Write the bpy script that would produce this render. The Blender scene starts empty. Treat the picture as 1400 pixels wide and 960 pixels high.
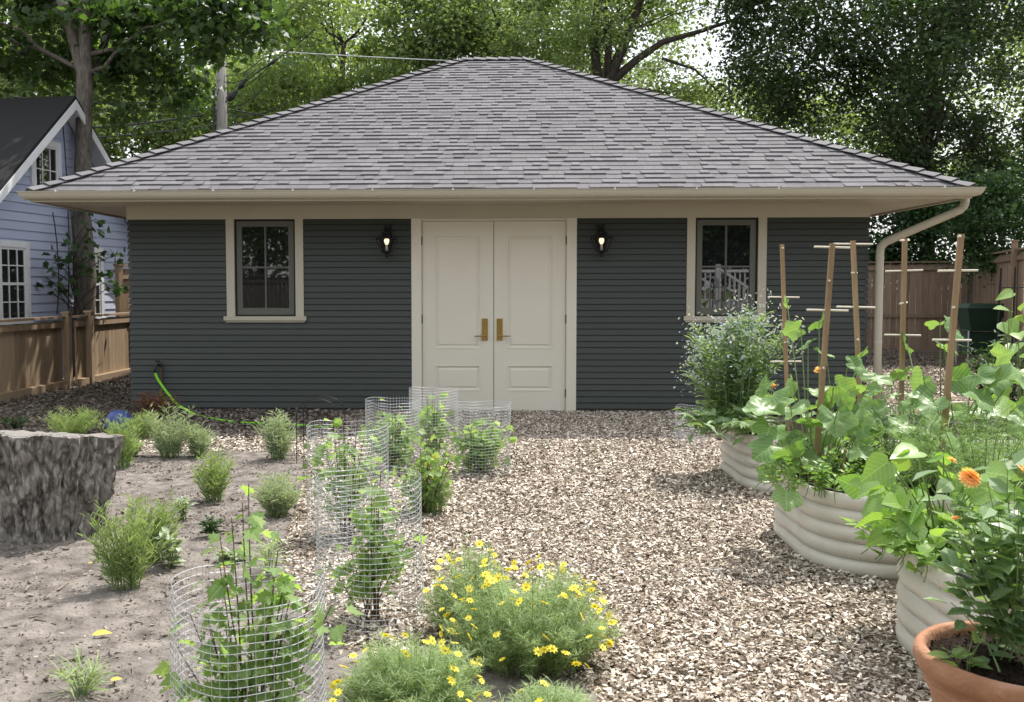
import bpy, math, random
import numpy as np
from math import pi, sin, cos, radians
from mathutils import Vector
rs = np.random.RandomState(7); random.seed(7)
scene = bpy.context.scene; C = scene.collection
V3 = lambda *a: np.array(a, float)

# ------------------------------------------------------------------ camera
CAM = V3(0.048, -12.10, 1.6056); YAW, PIT, ROLL, FPX, PPX, PPY = -.0324, .0551, -.0011, 1291.46, 638.4, 464.2
_f = V3(sin(YAW)*cos(PIT), cos(YAW)*cos(PIT), -sin(PIT)); _r = V3(cos(YAW), -sin(YAW), 0); _u = np.cross(_r, _f)
_r, _u = cos(ROLL)*_r + sin(ROLL)*_u, cos(ROLL)*_u - sin(ROLL)*_r
_fh = V3(sin(YAW), cos(YAW), 0)
def at(px, py=None, z=None, d=None):
    """world point seen at photo pixel (1400x960): on height z, or at horizontal depth d"""
    if py is None: py = 393
    q = _f*FPX + (px-PPX)*_r - (py-PPY)*_u
    t = (z-CAM[2])/q[2] if d is None else d/(q@_fh)
    return CAM + q*t
def gd(px, d, z=0.0):
    p = at(px, 393, d=d); p[2] = z; return p
def hz(py, d): return at(700, py, d=d)[2]

cam = bpy.data.cameras.new('camera'); co = bpy.data.objects.new('camera', cam); C.objects.link(co); scene.camera = co
from mathutils import Matrix
m = Matrix(((_r[0], _u[0], -_f[0], CAM[0]), (_r[1], _u[1], -_f[1], CAM[1]), (_r[2], _u[2], -_f[2], CAM[2]), (0, 0, 0, 1)))
co.matrix_world = m
cam.sensor_width = 36; cam.lens = FPX/1400*36; cam.shift_x = (700-PPX)/1400; cam.shift_y = -(480-PPY)/1400
cam.clip_end = 2000; cam.clip_start = .05
cam.dof.use_dof = True; cam.dof.focus_distance = 9.0; cam.dof.aperture_fstop = 8

# ------------------------------------------------------------------ materials
def M(name, c1, c2=None, rough=.6, ns=6, nw=.5, vw=.8, bump=0, bs=40, st=(1, 1, 1), spec=.4, metal=0, transl=0, emit=0, c3=None, vein=0, crack=0, cs=6, dist=0):
    mt = bpy.data.materials.new(name); mt.use_nodes = True; nt = mt.node_tree; N = nt.nodes; L = nt.links
    b = N['Principled BSDF']; out = N['Material Output']
    b.inputs['Roughness'].default_value = rough; b.inputs['Specular IOR Level'].default_value = spec; b.inputs['Metallic'].default_value = metal
    if c2 is None: c2 = tuple(x*.85 for x in c1)
    tc = N.new('ShaderNodeTexCoord'); mp = N.new('ShaderNodeMapping'); L.new(tc.outputs['Object'], mp.inputs[0]); mp.inputs['Scale'].default_value = st
    no = N.new('ShaderNodeTexNoise'); no.inputs['Scale'].default_value = ns; no.inputs['Detail'].default_value = 6; L.new(mp.outputs[0], no.inputs[0])
    va = N.new('ShaderNodeAttribute'); va.attribute_name = 'var'
    m1 = N.new('ShaderNodeMath'); m1.operation = 'MULTIPLY_ADD'; L.new(va.outputs['Fac'], m1.inputs[0]); m1.inputs[1].default_value = vw; m1.inputs[2].default_value = .5-.5*vw-.5*nw*2
    m2 = N.new('ShaderNodeMath'); m2.operation = 'MULTIPLY_ADD'; m2.use_clamp = True; L.new(no.outputs['Fac'], m2.inputs[0]); m2.inputs[1].default_value = nw*2; L.new(m1.outputs[0], m2.inputs[2])
    r = N.new('ShaderNodeValToRGB'); L.new(m2.outputs[0], r.inputs[0]); e = r.color_ramp.elements
    e[0].color = (*c1, 1); e[1].color = (*c2, 1)
    if c3: q = e.new(.5); q.color = (*c3, 1)
    col = r.outputs[0]; no.inputs['Distortion'].default_value = dist
    def mth(op, a, b_=None, clamp=False):
        q = N.new('ShaderNodeMath'); q.operation = op; q.use_clamp = clamp
        for i_, x_ in enumerate((a, b_)):
            if x_ is None: continue
            if isinstance(x_, (int, float)): q.inputs[i_].default_value = x_
            else: L.new(x_, q.inputs[i_])
        return q.outputs[0]
    def mixc(fac, a, c_, mode='MIX'):
        q = N.new('ShaderNodeMix'); q.data_type = 'RGBA'; q.blend_type = mode; L.new(fac, q.inputs[0]); L.new(a, q.inputs[6]); q.inputs[7].default_value = (*c_, 1); return q.outputs[2]
    if vein:
        lu = N.new('ShaderNodeAttribute'); lu.attribute_name = 'luv'; sx_ = N.new('ShaderNodeSeparateXYZ'); L.new(lu.outputs['Vector'], sx_.inputs[0])
        ax_ = mth('ABSOLUTE', sx_.outputs[0]); mid_ = mth('LESS_THAN', ax_, .014)
        fr_ = mth('FRACT', mth('MULTIPLY', mth('SUBTRACT', sx_.outputs[1], mth('MULTIPLY', ax_, .75)), 6.5)); side_ = mth('LESS_THAN', fr_, .13)
        col = mixc(mth('MULTIPLY', mth('MAXIMUM', mid_, mth('MULTIPLY', side_, .75)), vein), col, tuple(min(1, x*1.45+.05) for x in c2))
        n3 = N.new('ShaderNodeTexNoise'); n3.inputs['Scale'].default_value = 28; n3.inputs['Detail'].default_value = 4; L.new(tc.outputs['Object'], n3.inputs[0])
        col = mixc(mth('MULTIPLY', mth('MULTIPLY', mth('SUBTRACT', n3.outputs['Fac'], .56), 6, True), .35), col, (.36, .34, .09))
    if crack:
        vo = N.new('ShaderNodeTexVoronoi'); vo.feature = 'DISTANCE_TO_EDGE'; vo.inputs['Scale'].default_value = cs
        wn_ = N.new('ShaderNodeTexNoise'); wn_.inputs['Scale'].default_value = cs*1.3; wn_.inputs['Detail'].default_value = 4; L.new(mp.outputs[0], wn_.inputs[0])
        va_ = N.new('ShaderNodeVectorMath'); va_.operation = 'SCALE'; L.new(wn_.outputs['Color'], va_.inputs[0]); va_.inputs['Scale'].default_value = .35
        vb_ = N.new('ShaderNodeVectorMath'); L.new(mp.outputs[0], vb_.inputs[0]); L.new(va_.outputs[0], vb_.inputs[1]); L.new(vb_.outputs[0], vo.inputs['Vector'])
        ck = mth('SUBTRACT', 1.0, mth('MULTIPLY', vo.outputs['Distance'], 14), True)
        col = mixc(mth('MULTIPLY', ck, crack), col, tuple(x*.35 for x in c1))
    L.new(col, b.inputs['Base Color'])
    if bump:
        n2 = N.new('ShaderNodeTexNoise'); n2.inputs['Scale'].default_value = bs; n2.inputs['Detail'].default_value = 5; L.new(mp.outputs[0], n2.inputs[0])
        bp = N.new('ShaderNodeBump'); bp.inputs['Strength'].default_value = bump; bp.inputs['Distance'].default_value = .02
        L.new(n2.outputs['Fac'], bp.inputs['Height']); L.new(bp.outputs[0], b.inputs['Normal'])
    if emit: b.inputs['Emission Color'].default_value = (*c1, 1); b.inputs['Emission Strength'].default_value = emit
    if transl:
        tr = N.new('ShaderNodeBsdfTranslucent'); mx = N.new('ShaderNodeMixShader'); mx.inputs[0].default_value = transl
        hs = N.new('ShaderNodeMix'); hs.data_type = 'RGBA'; hs.blend_type = 'MULTIPLY'; hs.inputs[0].default_value = 1
        L.new(col, hs.inputs[6]); hs.inputs[7].default_value = (1.45, 1.45, .65, 1)
        L.new(hs.outputs[2], tr.inputs[0]); L.new(b.outputs[0], mx.inputs[1]); L.new(tr.outputs[0], mx.inputs[2]); L.new(mx.outputs[0], out.inputs[0])
    return mt
def leafmat(name, c1, c2, transl=.4, rough=.5, spec=.3, vein=0): return M(name, c1, c2, rough=rough, ns=3, nw=.25, vw=.8, transl=transl, spec=spec, vein=vein)

m_siding = M('siding_paint', (.040, .047, .043), (.048, .056, .051), rough=.5, ns=1.2, nw=.3, vw=.6, bump=.02, bs=90, spec=.35)
m_trim = M('cream_trim_paint', (.43, .40, .32), (.48, .45, .365), rough=.45, ns=3, nw=.5, bump=.03, bs=40)
m_door = M('cream_door_paint', (.64, .605, .515), (.70, .665, .575), rough=.4, ns=2, nw=.5, bump=.03, bs=30)
m_sash = M('sash_paint', (.11, .115, .10), rough=.45)
m_dark = M('shadow_gap', (.02, .02, .02), rough=.8)
m_glass = M('window_glass', (.012, .014, .015), rough=.015, spec=1.0, nw=0, vw=0)
m_glass.node_tree.nodes['Principled BSDF'].inputs['IOR'].default_value = 1.65
m_shing = M('asphalt_shingle', (.075, .073, .077), (.265, .258, .272), rough=.9, ns=260, nw=.30, vw=.58, bump=.5, bs=320, spec=.2)
m_brass = M('aged_brass', (.45, .30, .10), (.30, .19, .07), rough=.35, metal=1, ns=40)
m_black = M('black_metal', (.012, .012, .014), rough=.4, metal=.3)
m_bulb = M('bulb_glass', (1.0, .80, .5), rough=.3, emit=.9)
m_socket = M('bulb_socket', (.5, .48, .42), rough=.5)
m_conc = M('foundation_concrete', (.09, .085, .08), rough=.9, bump=.3)
m_cedar = M('cedar_board', (.23, .16, .10), (.46, .345, .23), rough=.8, ns=5, nw=.5, vw=.7, st=(3, 3, .5), bump=.25, bs=14, spec=.2)
m_cedar_d = M('weathered_cedar', (.15, .105, .072), (.29, .21, .15), rough=.85, ns=5, nw=.5, vw=.7, st=(3, 3, .5), bump=.25, bs=14, spec=.2)
m_stake = M('stake_wood', (.20, .13, .07), (.40, .28, .16), rough=.7, ns=9, nw=.7, vw=.3, st=(2, 2, .4), bump=.2, bs=20)
m_peg = M('dowel_wood', (.72, .66, .55), rough=.6)
m_blue = M('blue_clapboard', (.40, .45, .60), (.46, .51, .65), rough=.6, ns=2)
m_white = M('white_paint', (.78, .79, .80), rough=.5)
m_blackroof = M('black_shingle', (.007, .007, .008), (.016, .016, .016), rough=.9, ns=30, bump=.5, bs=80)
m_bark = M('bark', (.085, .074, .063), (.25, .225, .195), crack=.6, cs=9, rough=.95, ns=9, nw=1.0, vw=0, st=(3, 3, .6), bump=1.0, bs=22, spec=.1)
m_barkd = M('dark_bark', (.035, .03, .026), (.10, .085, .07), rough=.95, ns=9, nw=1.0, vw=0, st=(3, 3, .6), bump=1.0, bs=14, spec=.1)
m_pole = M('pole_wood', (.09, .085, .08), (.21, .20, .19), rough=.9, st=(4, 4, .3), bump=.3)
m_soil = M('dry_soil', (.085, .075, .068), (.265, .238, .215), rough=1, ns=9, nw=1.1, vw=0, bump=1.0, bs=45, spec=.1)
m_ground = M('ground_litter', (.06, .05, .035), (.16, .13, .10), rough=1, ns=1.5, nw=1.0, vw=0, bump=1.0, bs=25, spec=.1)
m_path = M('chip_base', (.13, .10, .075), (.30, .235, .18), rough=1, ns=45, nw=1.0, vw=0, bump=1, bs=60, spec=.1)
m_chip = M('wood_chip', (.07, .052, .038), (.80, .745, .655), rough=.85, ns=30, nw=.15, vw=1.0, spec=.2, c3=(.40, .338, .272))
m_clod = M('soil_crumb', (.10, .085, .07), (.38, .33, .28), rough=1, ns=30, nw=.15, vw=1.0, spec=.1)
m_bsoil = M('potting_soil', (.010, .008, .006), (.035, .026, .020), spec=.05, rough=1, ns=30, bump=1, bs=60)
m_bed = M('cream_steel', (.44, .415, .35), (.62, .59, .52), rough=.30, ns=5, nw=.7, vw=.2, spec=.5, bump=.03, bs=20)
m_rubber = M('black_rubber', (.012, .012, .012), rough=.6)
m_bolt = M('bolt_metal', (.32, .27, .2), rough=.4, metal=.8)
m_terra = M('terracotta', (.21, .105, .058), (.46, .30, .21), rough=.85, ns=5, nw=1.0, vw=0, bump=.4, bs=60, dist=.8, c3=(.33, .165, .092), spec=.3)
m_wire = M('galvanized_wire', (.60, .61, .64), rough=.4, metal=.45, nw=0, vw=0)
m_hose = M('lime_hose', (.22, .62, .02), rough=.4, nw=0, vw=0)
m_navy = M('navy_plastic', (.035, .06, .20), (.06, .09, .28), rough=.4, ns=8)
m_bin = M('dark_green_plastic', (.015, .045, .028), rough=.5)
m_cable = M('black_cable', (.015, .015, .017), rough=.5)
m_stumpb = M('stump_bark', (.06, .054, .048), (.48, .45, .41), rough=.95, ns=10, nw=1.3, vw=0, st=(1.6, 1.6, .9), bump=1.0, bs=22, spec=.1, c3=(.24, .22, .20), crack=.6, cs=4, dist=1.0)
m_stumpt = M('stump_cut', (.13, .12, .105), (.30, .28, .26), rough=.9, ns=14, nw=1, vw=0, st=(.4, 3, 1), bump=.8, bs=30)
m_rust = M('rusty_wood', (.12, .06, .03), (.30, .18, .10), rough=.9, bump=.8, ns=6, nw=1)
# leaves
l_maple = leafmat('maple_leaf', (.024, .052, .018), (.075, .135, .04), .52, .38, .5)
l_bright = leafmat('light_tree_leaf', (.10, .165, .06), (.26, .34, .15), .5)
l_mid = leafmat('mid_tree_leaf', (.085, .145, .06), (.21, .28, .13), .5)
l_elm = leafmat('elm_leaf', (.022, .046, .020), (.058, .10, .04), .42, .45, .4)
l_shrub = leafmat('shrub_leaf', (.02, .05, .018), (.05, .10, .035), .35)
l_milk = leafmat('milkweed_leaf', (.19, .27, .11), (.36, .46, .22), .35)
l_silver = leafmat('silver_leaf', (.25, .32, .22), (.44, .51, .39), .3)
l_core = leafmat('coreopsis_leaf', (.19, .28, .12), (.38, .48, .25), .35)
l_curr = leafmat('currant_leaf', (.14, .24, .08), (.31, .44, .19), .55, .5, .3, vein=.3)
l_cuc = leafmat('squash_leaf', (.10, .21, .055), (.24, .37, .15), .38, .42, .5, vein=.55)
l_bean = leafmat('bean_leaf', (.12, .25, .05), (.27, .42, .12), .42, .4, .5, vein=.45)
l_zin = leafmat('zinnia_leaf', (.10, .19, .075), (.22, .34, .16), .35, .4, .5, vein=.4)
l_dill = leafmat('carrot_leaf', (.13, .24, .06), (.25, .38, .13), .4)
l_dgf = leafmat('dill_leaf', (.07, .14, .07), (.15, .23, .13), .35)
l_bor = leafmat('borage_leaf', (.12, .21, .08), (.26, .36, .19), .35)
l_bfl = leafmat('borage_bloom', (.30, .36, .48), (.46, .50, .52), .3)
l_rust = leafmat('russet_leaf', (.10, .04, .02), (.22, .10, .05), .25)
m_stem = M('green_stem', (.13, .20, .06), (.20, .28, .10), rough=.6)
m_wstem = M('brown_stem', (.10, .07, .045), rough=.8)
m_yel = M('yellow_petal', (.88, .74, .05), (.95, .85, .12), rough=.5, transl=.2)
m_yelc = M('flower_centre', (.66, .44, .03), rough=.7)
m_sal = M('salmon_petal', (.90, .52, .22), (.98, .70, .40), rough=.5, transl=.3)
m_fallen = M('fallen_leaf', (.55, .42, .08), rough=.7)

# ------------------------------------------------------------------ mesh builder
OFF = {}
class MB:
    def __init__(s): s.v = []; s.f = []; s.a = []; s.l = []; s.n = 0
    def add(s, V, F, var=None, luv=None):
        V = np.asarray(V, float).reshape(-1, 3); F = np.asarray(F, int)
        s.v.append(V); s.f.append(F + s.n); s.n += len(V)
        if var is None: var = rs.rand()
        s.l.append(np.zeros((len(V), 2)) if luv is None else luv)
        s.a.append(np.broadcast_to(np.asarray(var, float), (len(V),)).copy()); return s
    def box(s, x0, x1, y0, y1, z0, z1, var=None):
        x0, x1 = min(x0, x1), max(x0, x1)
        v = [(x, y, z) for z in (z0, z1) for y in (y0, y1) for x in (x0, x1)]
        return s.add(v, BOXF, var)
    def obox(s, c, ax, ay, az, var=None):
        c, ax, ay, az = map(np.asarray, (c, ax, ay, az))
        v = [c + i*ax + j*ay + k*az for k in (-1, 1) for j in (-1, 1) for i in (-1, 1)]
        return s.add(v, BOXF, var)
    def bar(s, a, b, w, h=None, up=(0, 0, 1), var=None):
        a, b = np.asarray(a, float), np.asarray(b, float); h = h or w
        d = b-a; L = np.linalg.norm(d); d = d/L; u = np.asarray(up, float)
        if abs(d@u) > .95: u = V3(0, 1, 0)
        x = np.cross(d, u); x /= np.linalg.norm(x); y = np.cross(x, d)
        return s.obox((a+b)/2, x*w/2, d*L/2, y*h/2, var)
    def tube(s, P, R, n=6, var=None, cap=True):
        P = np.asarray(P, float); k = len(P); R = np.broadcast_to(np.asarray(R, float), (k,))
        T = np.gradient(P, axis=0); T /= np.linalg.norm(T, axis=1)[:, None]+1e-12
        u = V3(0, 0, 1) if abs(T[0][2]) < .9 else V3(1, 0, 0)
        vs = []
        x = np.cross(T[0], u); x /= np.linalg.norm(x)
        ang = np.arange(n)*2*pi/n
        for i in range(k):
            x = x - (x@T[i])*T[i]; x /= np.linalg.norm(x); y = np.cross(T[i], x)
            vs.append(P[i] + R[i]*(np.cos(ang)[:, None]*x + np.sin(ang)[:, None]*y))
        F = []
        for i in range(k-1):
            for j in range(n): F.append((i*n+j, i*n+(j+1) % n, (i+1)*n+(j+1) % n, (i+1)*n+j))
        n0 = s.n; s.add(np.concatenate(vs), F, var)
        if cap:
            s.f.append(np.array([[n0+j for j in reversed(range(n))]])); s.f.append(np.array([[n0+(k-1)*n+j for j in range(n)]]))
        return s
    def lathe(s, prof, c, n=32, var=None, sx=1, sy=1):
        ang = np.arange(n)*2*pi/n; vs = []
        for r, z in prof: vs.append(np.stack([c[0]+sx*r*np.cos(ang), c[1]+sy*r*np.sin(ang), np.full(n, c[2]+z)], 1))
        F = [(i*n+j, i*n+(j+1) % n, (i+1)*n+(j+1) % n, (i+1)*n+j) for i in range(len(prof)-1) for j in range(n)]
        return s.add(np.concatenate(vs), F, var)
    def inst(s, shape, P, Y, Z, S, var=None):
        """many copies of a small triangle shape: P positions, Y length axes, Z normals, S sizes"""
        sv, sf = SH[shape]; P = np.asarray(P, float); n = len(P)
        if n == 0: return s
        Y = Y/(np.linalg.norm(Y, axis=1)[:, None]+1e-9); Z = Z-(Z*Y).sum(1)[:, None]*Y; Z = Z/(np.linalg.norm(Z, axis=1)[:, None]+1e-9)
        X = np.cross(Y, Z); S = np.broadcast_to(np.asarray(S, float), (n,))[:, None, None]
        V = P[:, None, :] + S*(sv[None, :, 0, None]*X[:, None, :] + sv[None, :, 1, None]*Y[:, None, :] + sv[None, :, 2, None]*Z[:, None, :])
        F = (sf[None]+(np.arange(n)*len(sv))[:, None, None]).reshape(-1, sf.shape[1])
        if var is None: var = rs.rand(n)
        return s.add(V.reshape(-1, 3), F, np.repeat(var, len(sv)), np.tile(sv[:, :2], (n, 1)))
    def build(s, name, mat, parent=None, smooth=False):
        V = np.concatenate(s.v); off = OFF[parent.name] if parent else V3(0, 0, 0)
        V = V-off; me = bpy.data.meshes.new(name)
        tot = np.concatenate([np.full(len(f), f.shape[1]) for f in s.f]); lp = np.concatenate([f.ravel() for f in s.f])
        me.vertices.add(len(V)); me.vertices.foreach_set('co', V.ravel())
        me.loops.add(len(lp)); me.loops.foreach_set('vertex_index', lp.astype(np.int32))
        me.polygons.add(len(tot)); st = np.concatenate([[0], np.cumsum(tot)[:-1]])
        me.polygons.foreach_set('loop_start', st.astype(np.int32)); me.polygons.foreach_set('loop_total', tot.astype(np.int32))
        me.polygons.foreach_set('use_smooth', np.full(len(tot), bool(smooth)))
        at_ = me.attributes.new('var', 'FLOAT', 'POINT'); at_.data.foreach_set('value', np.concatenate(s.a).astype(np.float32))
        if any(l.any() for l in s.l):
            al = me.attributes.new('luv', 'FLOAT2', 'POINT'); al.data.foreach_set('vector', np.concatenate(s.l).astype(np.float32).ravel())
        me.update(calc_edges=True); me.materials.append(mat)
        o = bpy.data.objects.new(name, me); C.objects.link(o)
        if parent: o.parent = parent
        OFF[o.name] = off
        return o
BOXF = [(0, 2, 3, 1), (4, 5, 7, 6), (0, 1, 5, 4), (2, 6, 7, 3), (0, 4, 6, 2), (1, 3, 7, 5)]
def sh(v, f): return (np.array(v, float), np.array(f, int))
def fan(o, c, zf=lambda x, y: 0.0):
    v = [(c[0], c[1], zf(*c))]+[(x, y, zf(x, y)) for x, y in o]; n = len(o)
    return sh(v, [(0, i+1, (i+1) % n+1) for i in range(n)])
def polar(rr, n, c, cup=.0):
    """two-ring lobed leaf with petiole notch at y=0"""
    v = [(0, c, 0)]; k = len(rr)
    for q in (.55, 1):
        for i, r in enumerate(rr):
            a = -pi/2 + 2*pi*(i+.5)/k; x = q*r*cos(a); y = c+q*r*sin(a)
            v.append((x, y, cup*(q*r)**2 + (.03 if (q > .9 and i % 2) else 0) - .12*max(0, y-c)**2))
    f = [(0, i+1, (i+1) % k+1) for i in range(k)]
    for i in range(k):
        a, b = i+1, (i+1) % k+1; f += [(a, a+k, b+k), (a, b+k, b)]
    return sh(v, f)
def squash_shape():
    k = 30; v = [(0, .36, -.03)]; 
    for q in (.35, .7, 1):
        for i in range(k):
            th = 2*pi*(i+.5)/k-pi/2; lob = 1+.13*cos(5*(th-pi/2))+(.03*(-1)**i if q == 1 else 0)
            notch = 1-.45*math.exp(-((((th+pi/2+pi) % (2*pi))-pi)/.28)**2)
            r = .52*q*lob*notch; x = r*cos(th)*1.05; y = .36+r*sin(th)
            v.append((x, y, .10*q*q*abs(cos(th))+.014*q*cos(5*(th-pi/2)+pi)+.03*q*sin(7*th+q*5)*cos(3*th)-.14*max(0, y-.4)**2-.10*q**3*(.5+.5*sin(3*th+1))))
    f = [(0, i+1, (i+1) % k+1) for i in range(k)]
    for b in (0, k):
        for i in range(k):
            a, c = b+i+1, b+(i+1) % k+1; f += [(a, a+k, c+k), (a, c+k, c)]
    return sh(v, f)
mo = [(0, 0), (.10, .10), (.36, .06), (.26, .22), (.52, .42), (.34, .45), (.36, .62), (.20, .58), (.0, 1.0)]
mo = mo + [(-x, y) for x, y in mo[-2:0:-1]]
SH = dict(
    dia=sh([(0, 0, 0), (.3, .5, .08), (0, 1, 0), (-.3, .5, .08)], [(0, 1, 2), (0, 2, 3)]),
    oval=sh([(0, .45, 0), (0, 0, 0), (.25, .25, .06), (.24, .62, .06), (0, 1, -.08), (-.24, .62, .06), (-.25, .25, .06)], [(0, 1, 2), (0, 2, 3), (0, 3, 4), (0, 4, 5), (0, 5, 6), (0, 6, 1)]),
    lance=sh([(0, .5, 0), (0, 0, 0), (.15, .25, .05), (.15, .6, .04), (0, 1, -.15), (-.15, .6, .04), (-.15, .25, .05)], [(0, 1, 2), (0, 2, 3), (0, 3, 4), (0, 4, 5), (0, 5, 6), (0, 6, 1)]),
    thin=sh([(0, 0, 0), (.055, .45, .03), (0, 1, -.10), (-.055, .45, .03)], [(0, 1, 2), (0, 2, 3)]),
    needle=sh([(-.02, 0, 0), (.02, 0, 0), (.03, .5, .05), (-.03, .5, .05), (0, 1, -.02)], [(0, 1, 2), (0, 2, 3), (3, 2, 4)]),
    maple=fan(mo, (0, .4), lambda x, y: .10*abs(x)-.12*(y-.4)**2),
    heart=fan([(0, 0), (.14, -.07), (.34, .0), (.44, .22), (.34, .5), (.16, .78), (0, 1), (-.16, .78), (-.34, .5), (-.44, .22), (-.34, 0), (-.14, -.07)], (0, .35), lambda x, y: .22*abs(x)-.15*(y-.3)**2),
    squash=squash_shape(),
    _o=polar([.22, .50, .44, .56, .46, .58, .52, .62, .52, .58, .46, .56, .44, .50], 14, .45, .25),
    chip=sh([(-.5, -.5, 0), (.5, -.42, .02), (.42, .5, -.02), (-.46, .44, .03), (0, 0, -.35)], [(0, 1, 2), (0, 2, 3), (1, 0, 4), (2, 1, 4), (3, 2, 4), (0, 3, 4)]),
)
_c = SH['chip'][0].copy(); _c[:, 0] *= .42; SH['chip'] = (_c, SH['chip'][1])
_c = SH['chip'][0].copy(); _c[:, 0] *= .3; SH['twig'] = (_c, SH['chip'][1])

def thing(name, label, cat, loc, group=None):
    o = bpy.data.objects.new(name, None); C.objects.link(o); o.location = loc; o.empty_display_size = .2
    OFF[o.name] = np.array(loc, float); return tag(o, label, cat, group)
def tag(o, label, cat, group=None):
    o['label'] = label; o['category'] = cat
    if group: o['group'] = group
    return o
def struct(o): o['kind'] = 'structure'; return o
def stuff(o, label, cat): o['kind'] = 'stuff'; return tag(o, label, cat)
def rdir(n, up=0.):
    d = rs.normal(size=(n, 3)); d[:, 2] += up; return d/np.linalg.norm(d, axis=1)[:, None]
def curve(a, b, sag=0, n=8, side=(0, 0, 0)):
    t = np.linspace(0, 1, n)[:, None]; a, b = np.asarray(a, float), np.asarray(b, float)
    return a+(b-a)*t + (4*t*(1-t))*(V3(0, 0, -sag)+np.asarray(side, float))
class VN:   # smooth value noise
    def __init__(s, seed=1): s.g = np.random.RandomState(seed).rand(64, 64)
    def __call__(s, x, y):
        xi = np.floor(x).astype(int); yi = np.floor(y).astype(int); fx = x-xi; fy = y-yi
        fx = fx*fx*(3-2*fx); fy = fy*fy*(3-2*fy); g = lambda i, j: s.g[i % 64, j % 64]
        return (g(xi, yi)*(1-fx)+g(xi+1, yi)*fx)*(1-fy)+(g(xi, yi+1)*(1-fx)+g(xi+1, yi+1)*fx)*fy
vn = VN()

# ------------------------------------------------------------------ ground
mb = MB(); mb.add([(-400, -400, -.012), (400, -400, -.012), (400, 600, -.012), (-400, 600, -.012)], [(0, 1, 2, 3)]); struct(mb.build('ground', m_ground))
def sheet(x0, x1, y0, y1, step, z, amp, mat, name, mask=None):
    xs = np.arange(x0, x1+step, step); ys = np.arange(y0, y1+step, step); X, Y = np.meshgrid(xs, ys)
    h = z+amp*(vn(X*3, Y*3)*.35+vn(X*9+5, Y*9)*.3+vn(X*22, Y*22+9)*.45)
    if mask is not None: h = np.where(mask(X, Y), h, -.05)
    V = np.stack([X, Y, h], -1).reshape(-1, 3); w = len(xs); i, j = np.meshgrid(np.arange(len(ys)-1), np.arange(w-1), indexing='ij')
    a = (i*w+j).ravel(); F = np.stack([a, a+1, a+w+1, a+w], 1)
    b = MB(); b.add(V, F, 0); return b.build(name, mat, smooth=True)
# soil bed outline (photo ground pixels -> metres)
bpx = [(-250, 600), (60, 598), (200, 612), (395, 612), (420, 640), (405, 700), (385, 750), (392, 800), (425, 860), (470, 890), (560, 905), (640, 900), (730, 925), (800, 935), (850, 1010), (860, 1300), (-900, 1300)]
bed_poly = np.array([at(x, y, z=0)[:2] for x, y in bpx])
def inpoly(x, y, poly):
    x = np.asarray(x); y = np.asarray(y); c = np.zeros(x.shape, bool); n = len(poly)
    for i in range(n):
        x0, y0 = poly[i]; x1, y1 = poly[(i+1) % n]
        k = ((y0 > y) != (y1 > y)) & (x < (x1-x0)*(y-y0)/(y1-y0+1e-12)+x0); c ^= k
    return c
struct(sheet(-7, 9, -12.5, 7, .08, .0, .01, m_path, 'path', lambda X, Y: ~((X < -1.9) & (Y > -2.45))))
struct(sheet(-6.5, 1.6, -11.5, -2, .035, .006, .035, m_soil, 'garden_soil', lambda X, Y: inpoly(X, Y, bed_poly)))
gh = .018
# wood chips
def scatter(x0, x1, y0, y1, n, keep):
    p = np.stack([rs.uniform(x0, x1, n), rs.uniform(y0, y1, n)], 1); return p[keep(p[:, 0], p[:, 1])]
def jit(x, s): return x+rs.normal(size=x.shape)*s
BEDS = [(2.02, -4.75, 2.3, 1.35), (1.98, -6.98, 2.4, 1.30), (2.0, -8.85, 2.2, 1.25)]
mb = MB()
for (x0, x1, y0, y1, n, s0, s1) in ((-2.6, 2.15, -10, -5, 130000, .009, .030), (-2.3, 2.3, -5, .05, 72000, .012, .037), (2.2, 9, -5, 7, 26000, .03, .07)):
    p = scatter(x0, x1, y0, y1, n, lambda x, y: ~inpoly(jit(x, .09), jit(y, .09), bed_poly) & ~((x < -1.9) & (y > -2.5)))
    k = len(p); P = np.c_[p, .006+.022*rs.rand(k)]
    mb.inst('chip', P, rdir(k)*[1, 1, .35], rdir(k, 3.2), np.where(rs.rand(k) < .25, rs.uniform(s1*.9, s1*1.35, k), rs.uniform(s0*.7, s1*.9, k)), np.clip(rs.normal(.55, .28, k), 0, 1))
# a light strip along the back of the bed and a patch by the fence
for (pxr, pyr, n) in (((170, 420), (592, 622), 3500), ((60, 182), (505, 532), 2600)):
    q = np.array([at(rs.uniform(*pxr), rs.uniform(*pyr), z=0) for _ in range(n)]); q[:, 2] = .025
    mb.inst('chip', q, rdir(n)*[1, 1, .3], rdir(n, 3), rs.uniform(.02, .05, n), np.clip(rs.normal(.5, .3, n), 0, 1))
stuff(mb.build('wood_chips', m_chip), 'loose tan and brown wood chips covering the garden path', 'wood chips')
mb = MB()
p = scatter(-6, 1.4, -10, -2.4, 130000, lambda x, y: inpoly(x, y, bed_poly) & (vn(x*2.3, y*2.3)*.6+vn(x*7, y*7)*.4 > .62-.5*rs.rand(*x.shape))); k = len(p)
mb.inst('chip', np.c_[p, .02+.012*rs.rand(k)], rdir(k)*[1, 1, .4], rdir(k, 2), rs.gamma(2, .0048, k)+.003, np.clip(rs.normal(.45, .33, k), 0, 1))
p = scatter(-6, 1.4, -10, -2.4, 1100, lambda x, y: inpoly(x, y, bed_poly)); k = len(p)
mb.inst('twig', np.c_[p, np.full(k, .035)], rdir(k)*[1, 1, .1], rdir(k, 3), rs.gamma(2, .018, k)+.015, rs.rand(k)*.6)
stuff(mb.build('soil_crumbs', m_clod), 'small clods, bark bits and twigs lying on the dry soil', 'soil debris')
mb = MB()   # leaf litter in the shade by the fence and around the far right garden
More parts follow.
